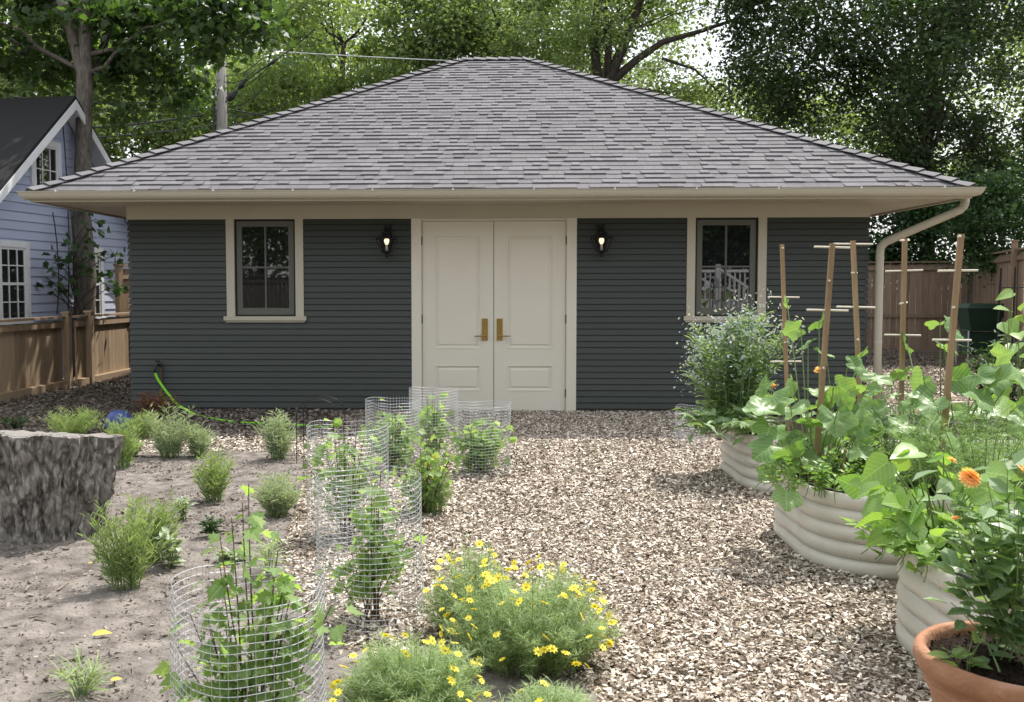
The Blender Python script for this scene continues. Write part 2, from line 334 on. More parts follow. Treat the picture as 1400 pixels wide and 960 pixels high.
for (x0, x1, y0, y1, n) in ((-7, -4.6, -2.2, 6, 9000), (4.8, 10, 2, 12, 9000), (-4.8, -1.2, -2.2, -.05, 5000)):
    p = scatter(x0, x1, y0, y1, n, lambda x, y: x > -99); k = len(p)
    mb.inst('oval', np.c_[p, .012+.03*rs.rand(k)], rdir(k)*[1, 1, .3], rdir(k, 2), rs.uniform(.03, .07, k), rs.rand(k)*.6)
stuff(mb.build('leaf_litter', m_clod), 'dark dry leaf litter on the ground beside the fences', 'leaf litter')

# ------------------------------------------------------------------ garage
HW, OV = 4.6875, .85; ZS = 2.655; ZFB = 2.48; HB = 4.13; BACK = 2*HB
g = thing('garage', 'dark slate clapboard garage with a grey hipped shingle roof and cream double doors', 'garage', (0, 0, 0))
ex = HW+OV+.03; ey0 = -(OV+.03); ey1 = BACK+OV+.03; ZE = 2.765; RUN = HB+OV+.03; ZR = 5.46; RH = ex-RUN
WIN = [(-3.436, .996), (2.442, .996)]; WB, WT = 1.236, 2.477
EXPO = .0787
mb = MB(); z = .055; nrow = 0
while z < ZFB+.02:
    z1 = z+EXPO; iv = [(-HW, -1.052), (1.052, HW)]
    if z1 > WB-.07:
        iv = [(-HW, WIN[0][0]+.004), (WIN[0][0]+WIN[0][1]-.004, -1.052), (1.052, WIN[1][0]+.004), (WIN[1][0]+WIN[1][1]-.004, HW)]
    yo, yi, yr, gp_ = -.034, -.018, -.001, .008
    for a, b in iv:
        ea = lambda o: a-o if a == -HW else a
        eb = lambda o: b+o if b == HW else b
        q = [(yo, z), (yi, z1-gp_), (yr, z1-gp_), (yr, z1)]
        v = [(ea(-y), y, zz_) for y, zz_ in q]+[(eb(-y), y, zz_) for y, zz_ in q]+[(ea(.001), yr, z), (eb(.001), yr, z)]
        mb.add(v, [(0, 4, 5, 1), (1, 5, 6, 2), (2, 6, 7, 3), (8, 9, 4, 0)])
    for s in (-1, 1):
        X = lambda o: s*(HW+o)
        q = [(.034, z), (.018, z1-gp_), (.001, z1-gp_), (.001, z1)]
        v = [(X(o), -o, zz_) for o, zz_ in q]+[(X(o), BACK+o, zz_) for o, zz_ in q]+[(X(.001), 0, z), (X(.001), BACK, z)]
        mb.add(v, [(0, 4, 5, 1), (1, 5, 6, 2), (2, 6, 7, 3), (8, 9, 4, 0)])
    mb.add([(-HW, BACK+.03, z), (HW, BACK+.03, z), (HW, BACK+.015, z1), (-HW, BACK+.015, z1)], [(0, 1, 2, 3)])
    z = z1
mb.build('siding', m_siding, g)
mb = MB()   # wall core behind the boards
c0 = .0; c1 = .14
for a, b, zz0, zz1 in ((-HW, WIN[0][0]+.1, .05, 2.65), (WIN[0][0]+.1, WIN[0][0]+.9, .05, WB), (WIN[0][0]+.9, -.93, .05, 2.65),
                       (.93, WIN[1][0]+.1, .05, 2.65), (WIN[1][0]+.1, WIN[1][0]+.9, .05, WB), (WIN[1][0]+.9, HW, .05, 2.65), (-.93, .93, 2.46, 2.65),
                       (WIN[0][0]+.1, WIN[0][0]+.9, WT, 2.65), (WIN[1][0]+.1, WIN[1][0]+.9, WT, 2.65)):
    mb.box(a, b, c0, c1, zz0, zz1)
for s in (-1, 1): mb.box(s*HW, s*(HW-.14), c1, BACK, .05, 2.65)
mb.box(-HW+.14, HW-.14, BACK-.14, BACK, .05, 2.65); mb.box(-HW+.15, HW-.15, 2.2, 2.25, 0, 2.6)
mb.build('wall', m_siding, g)
mb = MB(); mb.box(-HW+.01, -.93, -.004, .2, -.05, .056); mb.box(.93, HW-.01, -.004, .2, -.05, .056); mb.box(-.93, .93, .03, .2, -.05, .012)
mb.build('foundation', m_conc, g)
# frieze and door casing
mb = MB(); mb.box(-HW-.03, HW+.03, -.042, -.0005, ZFB, ZS+.02)
mb.box(-HW-.029, -HW-.006, .0, BACK+.03, ZFB+.002, ZS+.018); mb.box(HW+.006, HW+.029, .0, BACK+.03, ZFB+.002, ZS+.018)
mb.build('frieze', m_trim, g)
mb = MB(); mb.box(-1.052, -.928, -.036, .04, 0, ZFB); mb.box(.928, 1.052, -.036, .04, 0, ZFB)
mb.box(-.927, -.918, -.012, .04, .01, 2.452); mb.box(.918, .927, -.012, .04, .01, 2.452); mb.box(-.927, .927, -.012, .04, 2.452, ZFB-.001)
mb.build('door_casing', m_door, g)
mb = MB(); mb.box(-.925, .925, -.05, .06, -.01, .014); mb.build('threshold', m_conc, g)
for s in (-1, 1):
    a, b = sorted((s*.914, s*.004)); yF = .006
    mb = MB(); Z0, Z1 = .018, 2.446
    px0, px1 = sorted((s*.757, s*.168)); zz = ((.275, .605), (.82, 2.27))
    mb.box(a, b, yF+.014, yF+.045, Z0, Z1, .5)
    mb.box(a, px0, yF, yF+.0135, Z0, Z1, .5); mb.box(px1, b, yF, yF+.0135, Z0, Z1, .5)
    for q0, q1 in ((Z0, zz[0][0]), (zz[0][1], zz[1][0]), (zz[1][1], Z1)): mb.box(px0, px1, yF, yF+.0135, q0, q1, .5)
    for q0, q1 in zz:
        def ring(i0, y0, i1, y1):
            o = [(px0+i0, y0, q0+i0), (px1-i0, y0, q0+i0), (px1-i0, y0, q1-i0), (px0+i0, y0, q1-i0), (px0+i1, y1, q0+i1), (px1-i1, y1, q0+i1), (px1-i1, y1, q1-i1), (px0+i1, y1, q1-i1)]
            mb.add(o, [(k, (k+1) % 4, 4+(k+1) % 4, 4+k) for k in range(4)], .5)
        ring(0, yF-.005, .012, yF-.005); ring(.012, yF-.005, .026, yF+.012); ring(0, yF-.005, 0, yF+.01); ring(.026, yF+.012, .040, yF+.013); ring(.040, yF+.013, .058, yF+.001)
        mb.add([(px0+.058, yF+.001, q0+.058), (px1-.058, yF+.001, q0+.058), (px1-.058, yF+.001, q1-.058), (px0+.058, yF+.001, q1-.058)], [(0, 1, 2, 3)], .5)
    d = mb.build('door', m_door, g)
    hx = s*.075 if s > 0 else -.115; h0 = hx-.037; h1 = hx+.037
    mb = MB(); mb.box(h0, h1, yF-.012, yF-.0005, .925, 1.205); mb.box(h0+.008, h1-.008, yF-.016, yF-.012, .935, 1.195)
    mb.tube([(hx, yF-.06, .985), (hx, yF-.01, .985)], .014, 10); mb.tube([(hx-s*.01, yF-.055, .985), (hx+s*.05, yF-.06, .985), (hx+s*.135, yF-.055, .982)], [.011, .010, .008], 8)
    mb.tube([(hx, yF-.03, 1.145), (hx, yF-.01, 1.145)], .017, 12); mb.box(hx-.004, hx+.004, yF-.042, yF-.03, 1.128, 1.162)
    mb.build('door_handle', m_brass, d)
    for zc in (.25, 1.2, 2.2):
        mb = MB(); mb.tube([(s*.920, yF-.012, zc-.055), (s*.920, yF-.012, zc+.055)], .009, 8); mb.build('hinge', m_sash, d)
mb = MB(); mb.box(-.0035, .0035, .030, .05, .018, 2.446); mb.box(-.92, .92, .052, .10, .018, 2.46); mb.build('door_gap', m_dark, g)
mb = MB(); mb.box(-.914, .914, -.002, .05, .0145, .0175); mb.build('door_sweep', m_dark, g)
# windows
for wx, ww in WIN:
    x0, x1 = wx, wx+ww; cw = .104
    a, b, zb, zt = x0+cw+.001, x1-cw-.001, WB+.001, ZFB-.001
    mb = MB(); mb.box(a, a+.02, -.008, .05, zb, zt); mb.box(b-.02, b, -.008, .05, zb, zt); mb.box(a+.02, b-.02, -.008, .05, zt-.02, zt); mb.box(a+.02, b-.02, -.008, .05, zb, zb+.014)
    w = mb.build('window', m_dark, g)
    for q0 in (x0, x1-cw): mb = MB(); mb.box(q0, q0+cw, -.038, .05, WB, ZFB); mb.build('casing', m_trim, w)
    mb = MB(); mb.box(x0-.035, x1+.035, -.075, .04, WB-.052, WB); mb.box(x0-.015, x1+.015, -.05, -.006, WB-.078, WB-.052); mb.build('sill', m_trim, w)
    a += .024; b -= .024; zb += .018; zt -= .024; sw = .068
    mb = MB(); mb.box(a, a+sw, -.002, .04, zb, zt); mb.box(b-sw, b, -.002, .04, zb, zt); mb.box(a+sw, b-sw, -.002, .04, zb, zb+sw+.02); mb.box(a+sw, b-sw, -.002, .04, zt-sw, zt)
    mx = (a+b)/2; mz = (zb+zt)/2+.01; mb.box(mx-.011, mx+.011, .003, .03, zb+sw+.02, zt-sw); mb.box(a+sw, mx-.011, .003, .03, mz-.011, mz+.011); mb.box(mx+.011, b-sw, .003, .03, mz-.011, mz+.011)
    mb.build('sash', m_sash, w)
    mb = MB(); mb.box(a+sw-.005, b-sw+.005, .026, .034, zb+sw, zt-sw+.01); mb.build('pane', m_glass, w)
# soffit and fascia
mb = MB(); ox, oy0, oy1 = HW+OV, -OV, BACK+OV
def soff(x0, x1, y0, y1, alongx):
    if alongx:
        for k in range(int(round((y1-y0)/.085))):
            q = y0+k*.085; mb.box(x0, x1, q, min(q+.079, y1), ZS, ZS+.02, .5)
        mb.box(x0, x1, y0, y1, ZS+.008, ZS+.03, .5)
    else:
        for k in range(int(round((x1-x0)/.085))):
            q = x0+k*.085; mb.box(q, min(q+.079, x1), y0, y1, ZS, ZS+.02, .5)
        mb.box(x0, x1, y0, y1, ZS+.008, ZS+.03, .5)
soff(-ox+.02, ox-.02, oy0+.02, -.043, True); soff(-ox+.02, -HW-.043, -.04, BACK, False); soff(HW+.043, ox-.02, -.04, BACK, False); soff(-ox+.02, ox-.02, BACK+.04, oy1-.02, True)
mb.build('soffit', m_trim, g)
mb = MB(); fb, ft = ZS-.022, 2.75
mb.box(-ox, ox, oy0-.02, oy0+.018, fb, ft); mb.box(-ox, ox, oy1-.018, oy1+.02, fb, ft); mb.box(-ox-.02, -ox+.018, oy0-.018, oy1+.018, fb+.001, ft-.001); mb.box(ox-.018, ox+.02, oy0-.018, oy1+.018, fb+.001, ft-.001)
mb.build('fascia', m_trim, g)
# gutter: profile swept round the eaves with mitres
mb = MB(); gp = [(0.022, .085), (0.022, .0), (.05, -.006), (.08, .004), (.10, .025), (.113, .052), (.120, .078), (.128, .082), (.128, .090), (.118, .090), (.112, .078), (.104, .05), (.085, .020), (.05, .008), (.03, .012)]
gz = 2.662
rings = []
for sx, yy, sy in ((-1, oy0, -1), (1, oy0, -1), (1, oy1, 1), (-1, oy1, 1)):
    rings.append(np.array([(sx*(ox+o), yy+sy*o, gz+h) for o, h in gp]))
n = len(gp)
for k in range(4):
    a, b = rings[k], rings[(k+1) % 4]
    mb.add(np.concatenate([a, b]), [(i, (i+1) % n, n+(i+1) % n, n+i) for i in range(n)], .5)
gut = mb.build('gutter', m_trim, g)
for k in range(12):
    xx = -5.2+k*.945; mb = MB(); mb.box(xx-.006, xx+.006, oy0-.125, oy0-.02, gz+.0905, gz+.096); mb.box(xx-.006, xx+.006, oy0-.129, oy0-.123, gz+.078, gz+.105); mb.build('hanger', m_white, gut)
# downspout
q0 = V3(ox+.06, -.62, gz-.0); 
pts = [q0+V3(0, 0, .0), q0+V3(0, 0, -.05), q0+V3(-.01, .005, -.10), q0+V3(-.05, .02, -.145), q0+V3(-.12, .05, -.18)]
e1 = V3(HW+.13, -.11, 2.14); pts += [e1+V3(.09, -.06, .045), e1+V3(.04, -.025, .012), e1+V3(.008, 0, -.04), e1+V3(0, 0, -.10), e1+V3(0, 0, -1.2), V3(e1[0], e1[1], .12)]
mb = MB(); mb.tube(pts, .048, 20); ds = mb.build('downspout', m_trim, g, True)
for a, b, kk in ((1, 4, 9), (5, 8, 9)):
    P = np.array(pts[a:b+1]); mb = MB()
    for t in np.linspace(0, len(P)-1.01, kk):
        i = int(t); fr = t-i; c = P[i]*(1-fr)+P[i+1]*fr; dd = P[i+1]-P[i]; dd = dd/np.linalg.norm(dd)
        mb.tube([c-dd*.005, c, c+dd*.005], [.049, .0525, .049], 20)
    mb.build('elbow', m_trim, ds, True)
for zz in (1.95, .9): mb = MB(); mb.tube([(e1[0], e1[1], zz), (e1[0], e1[1], zz+.03)], .051, 16); mb.build('strap', m_trim, ds)
# roof shingles
def slope(mb, O, U, Vv, Nn, half, L, topw, expo=.143):
    """trapezoid: O eave centre, U along, Vv up-slope, Nn normal, half eave half width, topw ridge half width"""
    rows = int(L/expo)+1; wid = lambda v: half+(topw-half)*min(v, L)/L
    mb.add([O-U*half, O+U*half, O+Vv*L+U*topw, O+Vv*L-U*topw], [(0, 1, 2, 3)], .1)
    for i in range(rows):
        v0 = i*expo; v1 = min(v0+expo+.01, L); w0, w1 = wid(v0), wid(v1); u = -w0-rs.rand()*.2
        base_h = .010
        row_t = rs.normal()*.05
        while u < w0:
            tw = rs.choice([.09, .12, .15, .19, .24])*rs.uniform(.85, 1.15); th = .020 if rs.rand() < .5 else .009
            dv = rs.uniform(-.004, .006); ua, ub = max(u+.001, -w0), min(u+tw-.001, w0)
            if ub > ua+.01:
                ta, tb = max(ua, -w1), min(ub, w1)
                if tb < ta: ta = tb = (max(min(ua, w1), -w1)+max(min(ub, w1), -w1))/2
                if i == 0: dv -= .012*(1+sin(u*2.3))
                h0 = th+.003
                p = [O+U*ua+Vv*(v0+dv)+Nn*h0, O+U*ub+Vv*(v0+dv)+Nn*h0, O+U*tb+Vv*v1+Nn*.003, O+U*ta+Vv*v1+Nn*.003, O+U*ua+Vv*(v0+dv)-Nn*.0, O+U*ub+Vv*(v0+dv)-Nn*.0]
                mb.add(p, [(0, 1, 2, 3), (4, 5, 1, 0), (4, 0, 3, 4), (1, 5, 2, 1)][:2], np.clip((.43 if th < .01 else .53)+row_t+rs.normal()*.10, 0, 1))
            u += tw
mb = MB(); zr = ZR-ZE
def sl(O, U, vec, half, topw):
    L = np.linalg.norm(vec); Vv = vec/L; U = np.array(U, float); Nn = np.cross(U, Vv); slope(mb, np.array(O, float), U, Vv, Nn, half, L, topw)
sl((0, ey0, ZE), (1, 0, 0), V3(0, RUN, zr), ex, RH)
sl((0, ey1, ZE), (-1, 0, 0), V3(0, -RUN, zr), ex, RH)
cy = (ey0+ey1)/2; hy = (ey1-ey0)/2
sl((ex, cy, ZE), (0, 1, 0), V3(-RUN, 0, zr), hy, 0.0); sl((-ex, cy, ZE), (0, -1, 0), V3(RUN, 0, zr), hy, 0.0)
roof = mb.build('roof', m_shing, g)
mb = MB(); mb.box(-ex+.02, ex-.02, ey0+.005, ey0+.05, ZE-.018, ZE-.003); mb.build('drip_edge', m_white, roof)
mb = MB()
def caps(a, b, nl, nr, first=True):
    a, b = np.array(a, float), np.array(b, float); d = b-a; L = np.linalg.norm(d); d /= L; n = int(L/.205); up = (nl+nr); up /= np.linalg.norm(up)
    for i in range(n+1):
        s0, s1 = i*.205, min(i*.205+.235, L)
        for nn, sgn in ((nl, 1), (nr, -1)):
            w = np.cross(nn, d)*sgn; w /= np.linalg.norm(w)
            if (w[2] > 0): w = -w
            lo, hi = .046, .018; jw = .155+rs.uniform(-.006, .006)
            p = [a+d*s0+up*lo, a+d*s0+w*jw+nn*lo*1.15, a+d*s1+w*.135+nn*hi*1.6, a+d*s1+up*hi, a+d*s0+up*(lo-.007), a+d*s0+w*jw+nn*(lo*1.15-.007), a+d*s1+w*.135+nn*(hi*1.6-.007)]
            mb.add(p, [(0, 1, 2, 3), (4, 5, 1, 0), (1, 5, 6, 2)], np.clip(.55+rs.normal()*.12, 0, 1))
nf = V3(0, -zr, RUN); nf /= np.linalg.norm(nf); nb = nf*[1, -1, 1]; nrt = V3(zr, 0, RUN)/np.hypot(zr, RUN); nlt = nrt*[-1, 1, 1]
up0 = .01
caps((-ex, ey0, ZE), (-RH, cy, ZR), nlt, nf); caps((ex, ey0, ZE), (RH, cy, ZR), nrt, nf); caps((-ex, ey1, ZE), (-RH, cy, ZR), nlt, nb); caps((ex, ey1, ZE), (RH, cy, ZR), nrt, nb)
caps((-RH, cy, ZR), (RH, cy, ZR), nf, nb)
mb.build('ridge_cap', m_shing, roof)

# lanterns
def lantern(px, label):
    X = at(px, 333, d=12.0)[0]; c = V3(X, -.17, 2.185); t = thing('wall_lantern', label, 'lantern', (X, -.03, 2.185), 'black lanterns beside the double doors')
    mb = MB(); ang = [k*pi/3 for k in range(6)]
    P = lambda r, a, z: c+V3(r*cos(a), r*sin(a), z)
    for k in range(6):
        a, b = ang[k], ang[(k+1) % 6]
        for (r0, z0), (r1, z1) in (((.062, .105), (.136, .035)), ((.136, .035), (.07, -.125))): mb.bar(P(r0, a, z0), P(r1, a, z1), .013)
        for r, z in ((.062, .105), (.136, .035), (.07, -.125)): mb.bar(P(r, a, z), P(r, b, z), .013)
    fr = mb.build('frame', m_black, t)
    mb = MB(); mb.lathe([(0, .17), (.012, .165), (.012, .15), (.03, .14), (.035, .125), (.06, .11), (.06, .10), (0, .10)], c, 12); mb.lathe([(.0, .205), (.014, .195), (.016, .185), (.008, .172), (0, .17)], c, 10); mb.build('cap', m_black, t, True)
    mb = MB(); mb.lathe([(0, -.12), (.065, -.12), (.062, -.135), (.03, -.15), (.014, -.165), (.022, -.182), (.012, -.198), (0, -.205)], c, 12); mb.build('finial', m_black, t, True)
    mb = MB(); mb.bar((X, -.03, 2.335), (X, -.17, 2.345), .018); mb.box(X-.05, X+.05, -.034, -.02, 2.10, 2.40); mb.bar((X, -.035, 2.07), (X, -.15, 2.03), .014); mb.build('wall_bracket', m_black, t)
    mb = MB(); mb.lathe([(0, .045), (.018, .04), (.031, .02), (.032, 0), (.022, -.025), (.014, -.04), (0, -.042)], c+V3(0, 0, .0), 14); mb.build('bulb', m_bulb, t, True)
    mb = MB(); mb.lathe([(0, -.041), (.015, -.041), (.015, -.075), (.02, -.12), (0, -.12)], c, 12); mb.build('socket', m_socket, t, True)
lantern(529, 'black hexagonal wall lantern left of the cream double doors')
lantern(821, 'black hexagonal wall lantern right of the cream double doors')

# spigot and hose
sp = at(210, 507, d=12.0); sx = sp[0]
t = thing('spigot', 'dark outdoor water tap on a pipe against the left end of the garage wall', 'spigot', (sx, -.06, 0))
mb = MB(); mb.tube([(sx+.03, -.045, .0), (sx+.03, -.045, .62)], .012, 8); mb.build('pipe', m_wstem, t)
mb = MB(); mb.tube([(sx+.03, -.05, .60), (sx-.01, -.10, .61), (sx-.02, -.13, .56), (sx-.02, -.13, .50)], .017, 10); mb.build('tap_body', m_black, t)
mb = MB(); mb.lathe([(0, 0), (.035, .004), (.035, .014), (0, .018)], (sx, -.09, .65), 10); mb.tube([(sx, -.09, .61), (sx, -.09, .66)], .006, 6); mb.build('tap_wheel', m_black, t)
mb = MB(); hp = [V3(sx-.02, -.13, .51), V3(sx+.01, -.14, .44), V3(sx+.12, -.18, .30), V3(sx+.3, -.28, .13)]
for px, py in ((265, 567), (300, 575), (340, 579), (400, 581), (450, 585)): hp.append(at(px, py, z=.022))
hp = np.array(hp); tt = np.linspace(0, len(hp)-1, 60); hp = np.stack([np.interp(tt, np.arange(len(hp)), hp[:, i]) for i in range(3)], 1)
k = np.ones(5)/5
for i in range(3): hp[2:-2, i] = np.convolve(hp[:, i], k, 'valid')
mb.tube(hp, .017, 10); tag(mb.build('garden_hose', m_hose, None, True), 'lime green garden hose running from the tap along the garage wall', 'hose')
# drip line
mb = MB(); q = [at(x, y, z=.02) for x, y in ((60, 622), (150, 624), (240, 626), (330, 621), (400, 624), (470, 626))]
mb.tube(q, .009, 6); tag(mb.build('drip_line', m_cable), 'thin black irrigation tube lying across the back of the dry bed', 'irrigation tube')
mb = MB(); mb.lathe([(.0, .25), (.04, .235), (.075, .245), (.12, .20), (.155, .13), (.15, .06), (.13, .0), (0, 0)], at(163, 592, z=0), 13); tag(mb.build('blue_bundle', m_navy, None, True), 'navy blue rounded plastic bundle on the ground by the left garage corner', 'blue bundle')

# ------------------------------------------------------------------ fences
def fence(name, label, A, B, H, mat, group=None, bw=.135, rails=(.08, .9), cap=True, posts=(0, 1), kick=False, front=None, ph=.06, railmat=None):
    A, B = np.array(A, float), np.array(B, float); d = B-A; L = np.linalg.norm(d); d /= L; nrm = V3(d[1], -d[0], 0)
    if (CAM-A)@nrm < 0: nrm = -nrm
    t = thing(name, label, 'fence', tuple(A), group); up = V3(0, 0, 1)
    mb = MB(); n = int(L/bw)
    for i in range(n):
        c = A+d*(i+.5)*bw; mb.obox(c+up*(H/2+rs.uniform(-.004, .004)-.02), d*(bw/2-.003), nrm*(.009), up*(H/2-.04), rs.rand())
    mb.build('boards', mat, t)
    for r in rails:
        mb = MB(); mb.obox(A+d*L/2+nrm*.03+up*H*r, d*L/2, nrm*.019, up*.045); mb.build('rail', mat, t)
    if cap:
        mb = MB(); mb.obox(A+d*L/2+nrm*.012+up*(H+.0), d*L/2, nrm*.06, up*.018); mb.build('cap_rail', mat, t)
    if kick:
        mb = MB(); mb.obox(A+d*L/2+nrm*.06+up*.06, d*L/2, nrm*.03, up*.07); mb.build('kickboard', mat, t)
    for q in posts:
        c = A+d*L*q+nrm*.07; mb = MB(); mb.obox(c+up*(H+ph)/2, d*.05, nrm*.05, up*(H+ph)/2)
        po = mb.build('post', mat, t); mb = MB(); mb.obox(c+up*(H+ph+.015), d*.07, nrm*.07, up*.015); mb.build('post_cap', mat, po)
    return t
A = gd(-140, 11.2); K = gd(88, 15.1); B = gd(205, 18.3)
fence('low_fence', 'low cedar fence beside the blue house, nearest section at the left edge', A, K, 1.14, m_cedar, 'low cedar fence sections', kick=True, posts=(.98,))
fence('low_fence', 'low cedar fence section behind the maple trunk, running to the garage corner', K+V3(.1, .12, 0), B, 1.14, m_cedar, 'low cedar fence sections', kick=True, posts=(.12, .72))
t = fence('tall_fence', 'short piece of taller cedar fence just visible left of the garage corner', gd(159, 17.75), gd(215, 18.7), 2.02, m_cedar, posts=(0.0,), ph=.0)
FA = gd(1150, 24.0); FB_ = gd(1325, 23.2)
fence('tall_fence', 'brown cedar board fence behind the garden right of the garage', FA, FB_, 2.22, m_cedar_d, 'brown fence sections at the right', bw=.145, rails=(.4, .93), posts=())
fence('tall_fence', 'taller brown cedar fence section behind the green compost bin', FB_+V3(.05, -.1, 0), gd(1400, 17.6), 2.32, m_cedar_d, 'brown fence sections at the right', bw=.145, rails=(.4, .93), posts=(.9,), ph=.15)
fence('tall_fence', 'brown cedar fence section at the right edge of the garden', gd(1402, 17.5), gd(1560, 13.0), 2.32, m_cedar_d, 'brown fence sections at the right', bw=.145, rails=(.4, .93), posts=())

# compost bin
c = gd(1342, 19.6)
t = thing('compost_bin', 'dark green lidded plastic tumbler bin on legs before the right fence', 'compost bin', tuple(c))
def fr(mb, w0, w1, dd0, dd1, z0, z1): mb.add([c+V3(x*w, y*q, z) for z, w, q in ((z0, w0, dd0), (z1, w1, dd1)) for y in (-1, 1) for x in (-1, 1)], BOXF)
mb = MB(); fr(mb, .30, .41, .22, .3, .72, 1.16); fr(mb, .33, .33, .25, .25, .69, .72); mb.build('tub', m_bin, t)
mb = MB(); fr(mb, .43, .41, .32, .30, 1.165, 1.20); fr(mb, .38, .34, .27, .24, 1.20, 1.26); mb.build('lid', m_bin, t)
mb = MB(); fr(mb, .31, .33, .22, .22, .2, .66); mb.build('lower_tub', m_bin, t)
for x in (-.36, .36):
    for y in (-.25, .25): mb = MB(); mb.tube([c+V3(x, y, 0), c+V3(x, y, .70)], .016, 8); mb.build('leg', m_wire, t)

# ------------------------------------------------------------------ blue house
wd = _fh*cos(radians(10.2))+_r*[1, 1, 0]*sin(radians(10.2)); wd /= np.linalg.norm(wd); wn = V3(wd[1], -wd[0], 0)
P0 = gd(10, 15.2); up = V3(0, 0, 1); T0, TP, T1 = -1.15, 1.42, 3.95; ZP, ZEv = 4.85, 2.62
sl_ = (ZP-ZEv)/(TP-T0)
hh = thing('blue_house', 'pale blue clapboard house with white trim and black roof beyond the low fence', 'house', tuple(P0))
W_ = lambda t, z, o=0.: P0+wd*t+wn*o+up*z
def roofz(t): return ZP-sl_*abs(t-TP)
mb = MB(); z = .0
while z < ZP:
    z1 = z+.15; ta = T0 if z1 < ZEv else TP-(ZP-z1)/sl_; tb = T1 if z1 < ZEv+.1 else TP+(ZP-z1)/sl_; ta = max(ta, T0); tb = min(tb, T1)
    if tb-ta > .05:
        mb.add([W_(ta, z, .022), W_(tb, z, .022), W_(tb, z1, .004), W_(ta, z1, .004)], [(0, 1, 2, 3)]); mb.add([W_(ta, z, .022), W_(tb, z, .022), W_(tb, z, .004), W_(ta, z, .004)], [(0, 1, 2, 3)])
    z = z1
a = [W_(T0, 0), W_(T1, 0), W_(T1, ZEv), W_(TP, ZP-.02), W_(T0, ZEv)]; b = [p-wn*6 for p in a]
mb.add(a, [(0, 1, 2, 3, 4)]); mb.add(a+b, [(0, 1, 6, 5), (1, 2, 7, 6), (4, 0, 5, 9)]); mb.build('wall', m_blue, hh)
mb = MB()
for t_, sg in ((T0-.35, -1), (T1+.35, 1)):
    e = W_(t_, ZP-sl_*abs(t_-TP), .38); p = W_(TP, ZP, .38); q = [e, p, p-wn*7, e-wn*7]; mb.add(q+[x+up*.07 for x in q], [(0, 1, 2, 3), (7, 6, 5, 4), (0, 4, 5, 1), (0, 3, 7, 4), (1, 5, 6, 2), (2, 6, 7, 3)])
mb.build('roof', m_blackroof, hh)
mb = MB()
for t_ in (T0-.35, T1+.35):
    e = W_(t_, ZP-sl_*abs(t_-TP), .36); p = W_(TP, ZP, .36)
    for o0, o1, h0, h1 in ((0, .035, -.16, .0), (-.34, 0, -.035, -.01)):
        q = [e+wn*o0+up*h0, p+wn*o0+up*h0, p+wn*o0+up*h1, e+wn*o0+up*h1]; r_ = [x+wn*(o1-o0) for x in q]; mb.add(q+r_, [(3, 2, 1, 0), (4, 5, 6, 7), (0, 1, 5, 4), (2, 3, 7, 6), (1, 2, 6, 5), (3, 0, 4, 7)])
mb.build('rake_board', m_white, hh)
mb = MB(); mb.obox(W_(T1+.02, 1.35, .03), wd*.05, wn*.02, up*1.3); mb.obox(W_(T1+.18, 2.50, .16), wd*.22, wn*.2, up*.14); mb.build('corner_trim', m_white, hh)
def bwin(t0, t1, z0, z1, cols=3, rows=2, double=False):
    mb = MB(); cw = .10
    mb.obox(W_(t0-cw/2, (z0+z1)/2, .035), wd*cw/2, wn*.02, up*((z1-z0)/2+cw)); mb.obox(W_(t1+cw/2, (z0+z1)/2, .035), wd*cw/2, wn*.02, up*((z1-z0)/2+cw))
    mb.obox(W_((t0+t1)/2, z1+cw/2, .037), wd*(t1-t0)/2, wn*.02, up*cw/2); mb.obox(W_((t0+t1)/2, z0-cw/2, .045), wd*((t1-t0)/2+cw*1.2), wn*.03, up*.03)
    w = mb.build('window', m_white, hh)
    mb = MB(); mb.obox(W_((t0+t1)/2, (z0+z1)/2, .024), wd*(t1-t0)/2, wn*.004, up*(z1-z0)/2); mb.build('pane', m_glass, w)
    mb = MB(); bars = [(t0+.02, .02), (t1-.02, .02)]+[(t0+(t1-t0)*k/cols, .009) for k in range(1, cols)]
    for tb, hwid in bars: mb.obox(W_(tb, (z0+z1)/2, .034), wd*hwid, wn*.008, up*(z1-z0)/2)
    hb = [(z0+.02, .02), (z1-.02, .02)]
    if double: hb += [((z0+z1)/2, .022), (z0+(z1-z0)*.25, .009), (z0+(z1-z0)*.75, .009)]
    else: hb += [(z0+(z1-z0)*k/rows, .009) for k in range(1, rows)]
    for zb, hwid in hb: mb.obox(W_((t0+t1)/2, zb, .036), wd*(t1-t0)/2, wn*.008, up*hwid)
    mb.build('sash', m_white, w)
def tpx(px):   # wall coordinate for a photo column
    q = at(px, 393, d=1.)-CAM; A_ = np.array([[wd[0], -q[0]], [wd[1], -q[1]]]); return np.linalg.solve(A_, (CAM-P0)[:2])[0]
def zpx(px, py): t_ = tpx(px); dd = (W_(t_, 0)-CAM)@_fh; return at(px, py, d=dd)[2]
bwin(tpx(49), tpx(80), zpx(64, 266), zpx(64, 199))
bwin(tpx(-2), tpx(33), zpx(15, 438), zpx(15, 338), double=True)
bwin(tpx(119), tpx(135), zpx(127, 432), zpx(127, 346), cols=2, double=True)
# low stub wall + second building edge hidden mostly

